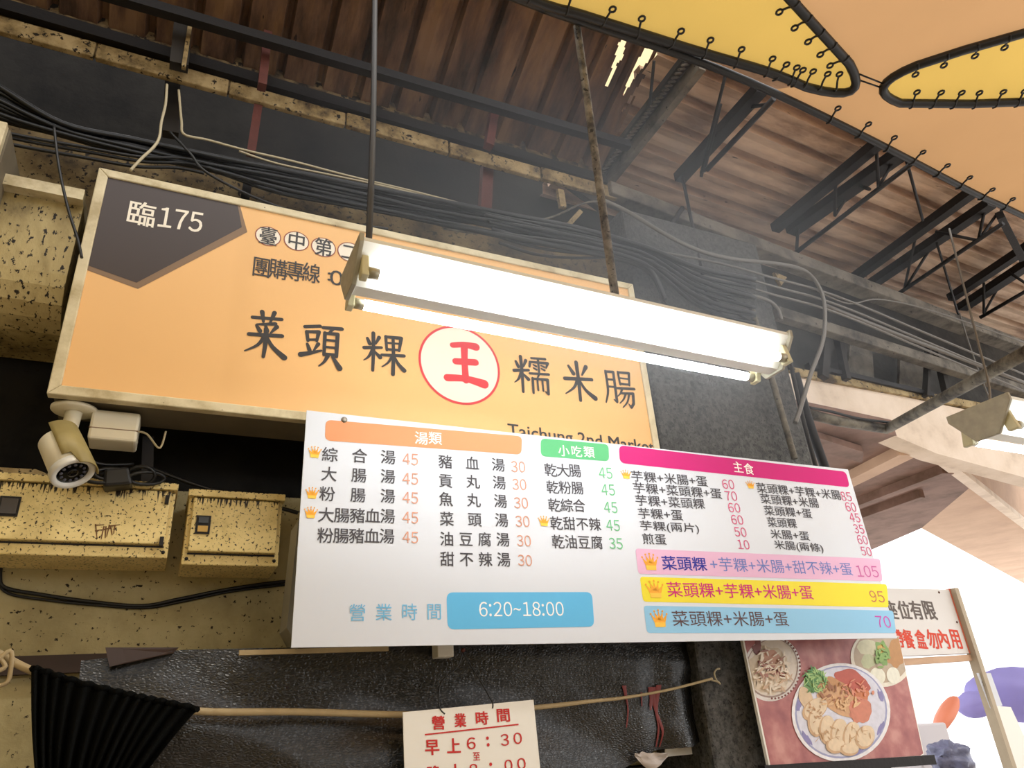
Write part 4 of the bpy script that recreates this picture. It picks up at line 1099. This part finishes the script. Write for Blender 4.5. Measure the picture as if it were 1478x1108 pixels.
# ================================================================== BLACK VINYL, CURTAIN, HOURS CARD
vy = 2.12
vt = Thing('vinyl_sheet', 'shiny black vinyl sheet nailed up under the menu board', 'vinyl sheet', (.8, vy, 1.3))
TOPL, TOPR = V(-.15, vy, 1.715), V(1.69, vy, 1.735)
NX, NZ = 110, 40
G = []
for i in range(NX + 1):
    s = i / NX
    xx = TOPL.x + (TOPR.x + .03 - TOPL.x) * s
    zt_ = 1.735 if s > .12 else 1.735 - .02 * (1 - s / .12)
    zb_ = 1.16 + (1.41 - 1.16) * min(1, max(0, (s - .45) / .42)) if s < .87 else 1.41
    if s > .93: zb_ = 1.41 + .03 * (s - .93) / .07
    row = []
    for j in range(NZ + 1):
        t_ = j / NZ
        z = zt_ + (zb_ - zt_) * t_
        q = V(xx * 1.4, z * 2.6, 0)
        d = .034 * mnoise.noise(q * 1.3 + V(3, 1, 7)) + .020 * mnoise.noise(V(xx * 3 + z * 4, z * 7, 2))
        d += .012 * math.sin(z * 16 + xx * 1.5) * math.exp(-((xx - .6) / .5) ** 2)
        if s > .85: d += .018 * math.sin((s - .85) * 70) * t_ * 1.0
        d *= min(1, .15 + t_ * 2)
        row.append(V(xx + .008 * math.sin(z * 9) * (1 if i in (0, NX) else .6), vy - .025 + d, z))
    G.append(row)
vobj = MB().grid(G).build('sheet', M_vinyl, vt)
BV = Board(V(0, vy - .052, 0), V(1, 0, 0), V(0, 0, 1))
def drip(path, w0, w1, parent):
    mb_ = MB()
    pts = []
    for q in path:
        a = atY(*q, vy)
        sx = (a.x - TOPL.x) / (TOPR.x + .03 - TOPL.x)
        i = min(NX - 1, max(0, int(sx * NX)))
        row = G[i]
        jz = min(range(NZ + 1), key=lambda j_: abs(row[j_].z - a.z))
        pts.append(V(a.x, row[jz].y - .004, a.z))
    pts = spline(pts, 4)
    n2 = len(pts)
    ws_ = [(w0 + (w1 - w0) * i / (n2 - 1)) * random.uniform(.8, 1.15) for i in range(n2)]
    mb_.grid([[q + V(-w_, 0, 0), q + V(0, -.0012, 0), q + V(w_, 0, 0)] for q, w_ in zip(pts, ws_)])
    return mb_.build('paint_drip', plain('dried_red_paint', '7d2823', .5) if 'dried_red_paint' not in MATS else MATS['dried_red_paint'], parent)
for path, w0, w1 in (([(894, 990), (897, 1005)], .008, .005), ([(897, 1005), (900, 1025), (898, 1050)], .004, .002), ([(918, 1000), (919, 1020)], .004, .002), ([(932, 992), (934, 1008), (932, 1025)], .011, .004), ([(944, 989), (943, 1006), (942, 1025), (946, 1050), (944, 1078)], .010, .0025), ([(938, 992), (938, 1008), (943, 1030), (951, 1055), (949, 1078)], .009, .0025)):
    drip(path, w0, w1, vt)
tr = Thing('wall_batten', 'dark brown wooden batten along the wall above the vinyl sheet', 'batten', (0.5, 2.33, 1.7))
MB().bar(V(-1.2, 2.335, 1.722), V(1.64, 2.335, 1.75), .03, .045).build('strip', M_browntrim, tr)
single('peeled_flap', MB().slab([atY(152, 934, 2.1), atY(258, 934, 2.12), atY(250, 942, 2.08), atY(158, 962, 2.06)], V(0, 1, 0), .006), M_browntrim, 'curled brown flap peeling at the top left of the vinyl sheet', 'flap')
single('bamboo_strip', MB().bar(atY(345, 942, 2.06), atY(560, 936, 2.06), .012, .012), M_rope, 'tan strip along the top of the vinyl under the menu board', 'strip')
single('small_clip_box', MB().box(tuple(atY(632, 948, 2.03) + V(0, 0, 0)), tuple(atY(655, 932, 2.03) + V(0, .05, .01))), M_card, 'small cream box clipped under the bottom edge of the menu board', 'box', bevel=.003)
single('white_board_scrap', MB().slab([atY(1012, 1016, 2.15), atY(1022, 1016, 2.15), atY(1036, 1026, 2.15), atY(1046, 1072, 2.15), atY(1040, 1084, 2.15), atY(960, 1092, 2.15), atY(960, 1060, 2.15)], V(0, 1, 0), .004), M_card, 'cream board corner sticking out behind the right end of the vinyl', 'board')
mb = MB()
Pp = []
for i in range(9):
    row = []
    for j_ in range(7):
        q = atY(916 + i * 6, 1086 + j_ * 4 * math.sin(math.pi * (i + .7) / 9.4), 2.08)
        row.append(q + V(0, .012 * mnoise.noise(V(i * .9, j_ * .9, 4)), .006 * mnoise.noise(V(i * .7, j_ * .8, 9))))
    Pp.append(row)
single('clear_bag', mb.grid(Pp), plain('crinkled_clear_plastic', 'b9aea6', .25), 'crinkled plastic bag poking out under the vinyl sheet', 'bag')

rope = spline([atY(-30, 930, 2.02), atY(0, 944, 2.02), atY(45, 967, 2.0), atY(120, 990, 2.0), atY(200, 1009, 2.0), atY(285, 1026, 2.02), atY(430, 1027, 2.03), atY(580, 1031, 2.04), atY(680, 1029, 2.05), atY(790, 1019, 2.05), atY(850, 1012, 2.05), atY(905, 1006, 2.05), atY(970, 994, 2.04), atY(1028, 979, 2.03)], 5)
rp = Thing('curtain_rail', 'tan bamboo rail strung across the black vinyl and through the curtain', 'rail', (.6, 2.03, 1.5))
MB().tube(rope, [.0085 if i < 38 else .0085 - .0045 * min(1, (i - 38) / 20) for i in range(len(rope))], 8).build('rail', M_rope, rp)
kn = atY(1034, 981, 2.03)
MB().tube(spline([kn + V(-.02, 0, 0), kn + V(.0, -.006, -.006), kn + V(.012, 0, -.012), kn + V(.0, .0, .0), kn + V(-.004, 0, .02), kn + V(.008, 0, .032), kn + V(.022, 0, .034)]), .003, 6).build('wire_hook', M_whitecable, rp)
kn = atY(4, 948, 2.0)
MB().tube(spline([kn + V(-.03, 0, .02), kn + V(.01, -.01, -.02), kn + V(-.02, -.012, -.03), kn + V(.012, -.01, .012), kn + V(.02, 0, -.03), kn + V(.015, 0, -.055), kn + V(-.02, 0, -.06)]), .005, 6).build('knot', M_rope, rp)

ct = Thing('curtain', 'black cloth curtain gathered on the bamboo rail at the lower left', 'curtain', atY(170, 1000, 1.99))
G = []
NCU, NCV = 150, 26
for i in range(NCU + 1):
    s = i / NCU
    x_ = 46 + (285 - 46) * s
    top = [(46, 966), (120, 989), (200, 1008), (285, 1025)]
    for (xa, ya), (xb, yb) in zip(top, top[1:]):
        if xa <= x_ <= xb + .01: ty = ya + (yb - ya) * (x_ - xa) / (xb - xa)
    bx, by = 56 + (150 - 56) * s ** 1.15, 1150
    if s > .0: bx = 56 + s * 120 + (s ** 3) * 10
    row = []
    ph = 2 * math.pi * (13 * s + .35 * math.sin(9 * s))
    for j_ in range(NCV + 1):
        t_ = j_ / NCV
        curve = math.sin(t_ * math.pi) * 14 * (1 - s) - math.sin(t_ * math.pi) * 8 * s
        px = x_ + (bx - x_) * t_ ** .9 + (-4 * math.sin(t_ * 3.0) * (1 - s))
        py = ty + (by - ty) * t_ + (1.5 * math.cos(ph) if j_ == 0 else 0)
        amp = .010 + .016 * t_
        row.append(atY(px, py, 1.975 - amp * math.sin(ph + .8 * t_) - .012 * math.sin(2 * ph * .37 + 2 * t_) * t_))
    G.append(row)
cob = MB().grid(G).build('cloth', M_cloth, ct, solid=.0015)
hem = [r[0] + V(0, 0, .004) for r in G]
MB().tube(hem[::2], .007, 6).build('gathered_hem', M_cloth, ct)

BC_o = atY(581.5, 1027.5, 1.985)
BC_r = atY(770, 1009.5, 1.985)
uC = (BC_r - BC_o).normalized()
BCd = Board(BC_o, uC, V(0, 0, 1) - uC * uC.z)
wC = (BC_r - BC_o).length
cd = Thing('hours_card', 'white card with red opening hours hung on strings from the menu board', 'card', BC_o + BCd.u * wC / 2 - BCd.v * .3)
MB().slab([BC_o - BCd.v * .32, BC_r - BCd.v * .32, BC_r, BC_o], -BCd.n, .004).build('card', M_card, cd)
cK = crop(560, 1000, 6.158)
p = Print(BCd, .001)
p.fit('營', cK(392, 264), cK(500, 262), 19.5, .035); p.fit('業', cK(592, 243), cK(690, 240), 19.5, .035); p.fit('時', cK(782, 224), cK(888, 220), 19, .035); p.fit('間', cK(970, 200), cK(1078, 196), 18.5, .035)
p.fit('早', cK(332, 484), cK(452, 480), 21.5, .035); p.fit('上', cK(526, 468), cK(640, 464), 20.5, .04)
p.fit('至', cK(756, 562), cK(815, 560), 11.5, .02)
p.fit('晚', cK(350, 712), cK(470, 708), 21, .035); p.fit('上', cK(545, 695), cK(660, 690), 20.5, .04)
p.build('brush_lettering', M_cardred, cd)
p = Print(BCd, .001)
a_, b__ = BCd.uv(*cK(327, 376)), BCd.uv(*cK(1160, 284))
p.poly([a_, b__, (b__[0], b__[1] + .0035), (a_[0], a_[1] + .0035)])
for s, x0_, x1_, y_, h in (('6', 700, 776, 447, 17), ('3', 1002, 1072, 416, 17), ('0', 1115, 1188, 402, 16.5), ('8', 722, 796, 682, 17), ('0', 1035, 1105, 642, 16.5), ('0', 1148, 1222, 628, 16.5)):
    p.fit(s, cK(x0_, y_ + 2), cK(x1_, y_ - 4), h, .012)
for x_, y_ in ((883, 400), (890, 459), (912, 632), (919, 692)):
    p.ellipse(BCd.uv(*cK(x_, y_)), .0042, .0042, 14)
p.build('digits', M_cardred, cd)
hk_ = atY(668, 938, 2.0)
for pts in (((668, 940), (660, 962), (638, 983), (633, 1005), (635, 1022), (642, 1030)), ((668, 940), (676, 955), (692, 980), (706, 1005), (711, 1014), (711, 1022))):
    MB().tube(spline([atY(x_, y_, 1.985 if y_ > 1000 else 1.985) for x_, y_ in pts]), .0022, 5).build('string', M_blackcable, cd)
MB().rings(atY(668, 938, 1.985), V(0, -1, 0), [(0, .006), (.004, .006), (.006, .002)], 12).build('hook', M_rust, cd)

# ================================================================== FOOD PHOTO BOARD
PY = 1.99
BF = Board(V(0, PY, 0), V(1, 0, 0), V(0, 0, 1))
cF = crop(1050, 860, 4.467)
fb = Thing('food_photo_board', 'food poster with dumplings on a red table, below the right end of the menu', 'poster', atY(1210, 1095, PY))
q = [BF.uv(*k) for k in (cF(92, 255), cF(1102, 255), cF(1268, 1018), cF(1248, 1032), cF(268, 1098))]
MB().slab([BF.pt(*k) for k in reversed(q)], V(0, 1, 0), .012).build('panel', M_card, fb)
m, N, L = new_mat('printed_red_table')
b = N['Principled BSDF']; b.inputs['Roughness'].default_value = .35
tc = N.new('ShaderNodeTexCoord'); nn = N.new('ShaderNodeTexNoise'); nn.inputs['Scale'].default_value = 11; nn.inputs['Detail'].default_value = 6
L.new(tc.outputs['Object'], nn.inputs['Vector'])
r_ = ramp(N, [(.3, lin('8a4548')), (.5, lin('ad6663')), (.68, lin('c98e84'))]); L.new(nn.outputs['Fac'], r_.inputs['Fac']); L.new(r_.outputs['Color'], b.inputs['Base Color'])
p = Print(BF, .0004); cen = (sum(a for a, _ in q) / 5, sum(b_ for _, b_ in q) / 5)
p.poly([(cen[0] + (a - cen[0]) * .985, cen[1] + (b_ - cen[1]) * .985) for a, b_ in q]); p.build('printed_table', m, fb)
lay = [0.0008]
def clip_poly(pts):
    """keep a printed shape inside the panel (convex clip)"""
    poly = list(pts)
    Q = [(cen[0] + (a - cen[0]) * .985, cen[1] + (b_ - cen[1]) * .985) for a, b_ in q]
    ar = sum(Q[i][0] * Q[(i + 1) % 5][1] - Q[(i + 1) % 5][0] * Q[i][1] for i in range(5))
    if ar < 0: Q = Q[::-1]
    for i in range(5):
        A, B_ = Q[i], Q[(i + 1) % 5]
        side = lambda P_: (B_[0] - A[0]) * (P_[1] - A[1]) - (B_[1] - A[1]) * (P_[0] - A[0])
        out = []
        for k in range(len(poly)):
            P_, R_ = poly[k - 1], poly[k]
            a, c = side(P_), side(R_)
            if (a >= 0) != (c >= 0):
                t_ = a / (a - c); out.append((P_[0] + (R_[0] - P_[0]) * t_, P_[1] + (R_[1] - P_[1]) * t_))
            if c >= 0: out.append(R_)
        poly = out
        if not poly: return []
    return poly
def pe(name, col, cx, cy, rx, ry, rot=0.0, wob=0.0, seed=0):
    """printed ellipse, crop pixels of the poster"""
    p = Print(BF, lay[0]); lay[0] += .00012
    pts = []
    for i in range(40):
        a = i * 2 * math.pi / 40
        k = 1 + wob * mnoise.noise(V(math.cos(a) * 1.7, math.sin(a) * 1.7, seed))
        dx, dy = rx * k * math.cos(a), ry * k * math.sin(a)
        pts.append(BF.uv(*cF(cx + dx * math.cos(rot) - dy * math.sin(rot), cy + dx * math.sin(rot) + dy * math.cos(rot))))
    pts = clip_poly(pts)
    if len(pts) > 2:
        p.poly(pts); return p.build(name, MATS.get('poster_' + col) or plain('poster_' + col, col, .4, var=.2, vscale=55), fb)
pe('printed_plate', 'e6e0dc', 285, 470, 185, 210, .25); pe('printed_plate_rim', '9c8478', 285, 465, 168, 192, .25); pe('printed_plate_well', 'd9cdbf', 285, 462, 160, 184, .25)
pe('printed_meat', 'c9b79c', 260, 470, 130, 140, .3, .35, 2); pe('printed_meat', 'dccbb2', 280, 560, 100, 70, .1, .4, 3); pe('printed_sauce', '8a4a38', 265, 460, 90, 28, .55, .6, 4); pe('printed_meat', 'b98466', 280, 395, 80, 45, .4, .5, 5); pe('printed_sauce', '7d4038', 190, 330, 30, 45, .2, .6, 6); pe('printed_sauce', 'a04c40', 330, 500, 45, 14, .2, .5, 7)
pe('printed_bowl', 'e9e2d2', 990, 400, 200, 185, .3); pe('printed_soup', 'b9a58c', 990, 390, 180, 168, .3); pe('printed_radish', 'd3cfae', 900, 330, 65, 50, .1, .2, 1); pe('printed_radish', 'bfc39a', 905, 420, 45, 45, 0, .2, 2); pe('printed_fried_piece', 'b8854c', 1085, 370, 60, 90, .1, .3, 3); pe('printed_herb', '7da052', 990, 370, 42, 90, -.2, .5, 4); pe('printed_herb', 'c8a452', 985, 340, 26, 26, 0, .5, 5); pe('printed_fish_ball', 'e8e5d2', 965, 515, 48, 56, -.4); pe('printed_fish_ball', 'eae8d8', 1065, 512, 42, 54, -.2)
pe('printed_plate', 'eceaf0', 728, 750, 318, 318, .12 + .6); pe('printed_plate_rim', '9c9fc4', 728, 748, 296, 300, .6); pe('printed_plate_well', 'd8d8e6', 728, 746, 284, 290, .6)
for a, rr_ in ((.4, 0), (1.2, 0), (2.5, 0), (3.3, 0), (5.9, 0)):
    pe('printed_plate_pattern', '8a84b8', 728 + 275 * math.cos(a), 748 + 280 * math.sin(a), 46, 14, a + 1.57, .5, a)
pe('printed_herb', '6e9a55', 552, 548, 72, 78, .2, .45, 8); pe('printed_herb', '8db56a', 560, 530, 44, 45, .1, .5, 9)
pe('printed_sausage', 'b8503a', 800, 560, 130, 70, .55, .25, 10); pe('printed_cake', 'c08a52', 690, 610, 120, 72, .45, .3, 11); pe('printed_cake', 'd0a070', 720, 680, 170, 75, .5, .25, 12); pe('printed_cake', 'c9743f', 860, 640, 50, 40, .3, .4, 13); pe('printed_sauce', 'cf7f62', 850, 745, 75, 80, .3, .35, 14)
pe('printed_dumpling', 'd8bc98', 500, 660, 42, 75, -.35, .15, 15)
for cx, cy, rx, ry, ro in ((560, 725, 62, 90, .9), (565, 815, 52, 88, -.1), (640, 860, 55, 95, -.05), (715, 885, 58, 100, .05), (795, 905, 58, 100, .1), (880, 905, 62, 78, .35), (690, 960, 60, 50, 0), (780, 985, 60, 40, 0)):
    pe('printed_dumpling', 'caa57c', cx - 4, cy + 5, rx, ry, ro); pe('printed_dumpling', 'e2cbaa', cx + 3, cy - 3, rx - 7, ry - 8, ro)
def bits(name, col, cx, cy, rx, ry, n, a, b_, seed, h0):
    """many small printed dabs of one colour"""
    rb_ = random.Random(seed); p = Print(BF, h0)
    for _ in range(n):
        t_, r_2 = rb_.uniform(0, 6.283), math.sqrt(rb_.random())
        x_, y_, ro = cx + rx * r_2 * math.cos(t_), cy + ry * r_2 * math.sin(t_), rb_.uniform(0, 3.14)
        a2, b2 = a * rb_.uniform(.5, 1.3), b_ * rb_.uniform(.5, 1.3)
        pts = clip_poly([BF.uv(*cF(x_ + a2 * math.cos(k) * math.cos(ro) - b2 * math.sin(k) * math.sin(ro), y_ + a2 * math.cos(k) * math.sin(ro) + b2 * math.sin(k) * math.cos(ro))) for k in [q_ * .7854 for q_ in range(8)]])
        p.h += 4e-6
        if len(pts) > 2: p.poly(pts)
    return tag(p.build(name, MATS.get('poster_' + col) or plain('poster_' + col, col, .4, var=.2, vscale=55), fb), kind='stuff')
H0 = lay[0] + .0003
bits('printed_sprigs', '4f8a45', 552, 545, 78, 80, 46, 24, 4, 1, H0); bits('printed_sprigs', 'a5c878', 556, 545, 74, 76, 40, 20, 3.5, 2, H0 + .0004)
bits('printed_shreds', 'e6d8c4', 270, 480, 120, 135, 46, 34, 7, 3, H0); bits('printed_shreds', '9a6450', 260, 440, 100, 95, 22, 26, 6, 4, H0 + .0004); bits('printed_shreds', 'c9a98a', 285, 530, 115, 95, 30, 30, 6, 5, H0 + .0006)
bits('printed_browning', '9c6236', 690, 620, 100, 60, 26, 18, 8, 6, H0); bits('printed_browning', 'e0b684', 720, 680, 120, 60, 24, 20, 7, 7, H0 + .0003); bits('printed_glaze', 'd98a6a', 830, 600, 110, 60, 22, 22, 7, 8, H0)
bits('printed_browning', 'b98e62', 560, 740, 50, 90, 16, 12, 5, 9, H0); bits('printed_browning', 'c39c70', 730, 900, 190, 70, 34, 20, 3.5, 10, H0); bits('printed_leaves', '86a858', 985, 375, 42, 85, 26, 18, 7, 11, H0)
p = Print(BF, H0 + .0008)
for i in range(22):
    a = .2 + i * .13
    x_, y_ = 285 + 172 * math.cos(a - 1.3), 465 + 196 * math.sin(a - 1.3)
    k = clip_poly([BF.uv(*cF(x_ + 7 * math.cos(t_ * .785), y_ + 7 * math.sin(t_ * .785))) for t_ in range(8)])
    if len(k) > 2: p.poly(k)
p.build('printed_rim_dots', ink('7c4a44'), fb)
single('poster_ledge', MB().bar(atY(1100, 1112, 2.0), atY(1345, 1096, 2.0), .03, .03), M_steel, 'dark ledge under the food poster', 'ledge')

# ================================================================== RIGHT: NOTICE BOARD, POST, STREET THINGS
NY = 2.6
NX0, NX1, NZ0, NZ1 = 3.05, 3.862, 1.693, 2.017
nb = Thing('notice_board', 'white notice board with grey and red characters, half hidden behind the menu board', 'notice', ((NX0 + NX1) / 2, NY, NZ0))
MB().box((NX0, NY, NZ0), (NX1, NY + .05, NZ1)).build('panel', plain('white_notice_panel', 'dedad6', .4), nb)
MB().box((NX1 - .02, NY - .002, NZ0), (NX1 + .004, NY + .052, NZ1 + .004)).build('red_edge', ink('e0765c'), nb)
BN = Board(V(0, NY, 0), V(1, 0, 0), V(0, 0, 1))
cN = crop(1178, 720, 4.923)
p = Print(BN, .001)
for ch, x_, y_ in (('座', 530, 785), ('位', 625, 787), ('有', 710, 787), ('限', 805, 790)):
    p.fit(ch, cN(x_ - 42, y_ - 4), cN(x_ + 42, y_ + 6), 26, .03)
p.build('grey_lettering', ink('6b625e'), nb)
p = Print(BN, .001)
for ch, x_, y_ in (('外', 505, 990), ('帶', 582, 992), ('餐', 655, 993), ('盒', 742, 993), ('勿', 825, 993), ('內', 902, 993), ('用', 988, 994)):
    p.fit(ch, cN(x_ - 35, y_ - 3), cN(x_ + 35, y_ + 5), 27, .03)
p.build('red_lettering', ink('d8503c'), nb)
for x_, y_ in ((872, 663), (1000, 875)):
    u, v = BN.uv(*cN(x_, y_)); MB().rings(BN.pt(u, v), BN.n, [(0, .006), (.003, .005), (.004, .001)], 10).build('screw', M_rust, nb)
single('notice_rail', MB().bar(V(2.6, NY + .06, NZ0 - .035), V(3.88, NY + .03, NZ0 - .02), .06, .03), M_pinkwall, 'pale rail under the white notice board', 'rail')
single('notice_post', MB().box((NX1 - .012, NY - .03, 0), (NX1 + .018, NY + .02, 2.02)), plain('tan_painted_post', 'b3a48c', .6, var=.15, vscale=20), 'thin tan post at the right edge of the white notice board', 'post')
pp = Thing('paper_sheet', 'white paper with handwritten lines taped beside the thin tan post, upper of two', 'paper', atY(1430, 1030, 2.585))
MB().slab([atY(*k, 2.585) for k in ((1445, 1018), (1428, 972), (1410, 972), (1426, 1010))][::-1] if False else [atY(*k, 2.585) for k in ((1410, 971), (1430, 971), (1447, 1018), (1430, 1022))], V(0, 1, 0), .003).build('sheet', M_menu, pp)
BP = Board(V(0, 2.584, 0), V(1, 0, 0), V(0, 0, 1))
p = Print(BP, .002)
for k in range(7):
    a_, b__ = (1417 + k * 2.2, 984 + k * 5), (1422 + k * 2.2, 986 + k * 5)
    p.stroke([BP.uv(*a_), BP.uv(*b__)], [.0028, .002])
p.build('handwriting', M_ink, pp)
pp = Thing('paper_sheet', 'long yellowed paper sheet hanging below the handwritten one on the thin tan post', 'paper', atY(1460, 1100, 2.58))
MB().slab([atY(*k, 2.58) for k in ((1432, 1018), (1459, 1020), (1500, 1108), (1500, 1130), (1466, 1130))], V(0, 1, 0), .003).build('sheet', M_card, pp)
def dome(c, rx, ry, rz, name, mat, label, cat, tilt=0.0, n=24, seed=1, wob=.0):
    mb_ = MB(); Pg = []
    for i in range(n + 1):
        th = math.pi * i / n
        row = []
        for j_ in range(n + 1):
            ph_ = 2 * math.pi * j_ / n
            d = V(math.sin(th) * math.cos(ph_), math.sin(th) * math.sin(ph_), math.cos(th))
            k = 1 + wob * mnoise.noise(d * 2.2 + V(seed, 0, 0)) + wob * .5 * mnoise.noise(d * 6 + V(seed, 3, 0))
            v_ = V(d.x * rx * k, d.y * ry * k, d.z * rz * k)
            row.append(Vector(c) + Matrix.Rotation(tilt, 3, 'Y') @ v_)
        Pg.append(row)
    mb_.grid(Pg)
    bmesh.ops.remove_doubles(mb_.bm, verts=mb_.bm.verts, dist=.0005)
    return single(name, mb_, mat, label, cat)
M_purple = fabric('purple_rain_cloth', 'b9b3ea', .35, .15, 5)
c0 = atY(1474, 1002, 3.3)
bundle = Thing('covered_bundle', 'purple rain cover over a bundle with a salmon orange tip, beyond the thin tan post', 'cover', c0 + V(0, 0, -.17))
for nm, args, kw in (('cover', (c0, .36, .3, .17), dict(tilt=.12, wob=.06)), ('cover_fold', (atY(1408, 1016, 3.25), .10, .12, .075), dict(tilt=-.3, wob=.08, seed=4)), ('seat_tip', (atY(1366, 1030, 3.2), .155, .06, .036), dict(tilt=-.62, wob=.05, seed=2))):
    o = dome(*args, nm, plain('salmon_orange_vinyl', 'e58a6a', .5) if nm == 'seat_tip' else M_purple, None, None, **kw)
    o.location -= bundle.base; o.parent = bundle.e
dome(atY(1372, 1096, 2.9), .115, .1, .085, 'plastic_bag', plain('blue_grey_bag', '6f7391', .35, bump=.8, bscale=30, var=.5, vscale=22), 'crumpled blue grey plastic bag beside the food poster corner', 'bag', .1, wob=.35, seed=6)
single('grey_cabinet', MB().box((atY(1326, 1085, 3.1).x, 3.1, 0), tuple(atY(1365, 1042, 3.1) + V(0, .3, 0))), plain('pale_grey_plastic', 'c9c4c8', .5), 'pale grey cabinet edge behind the food poster', 'cabinet', bevel=.01)
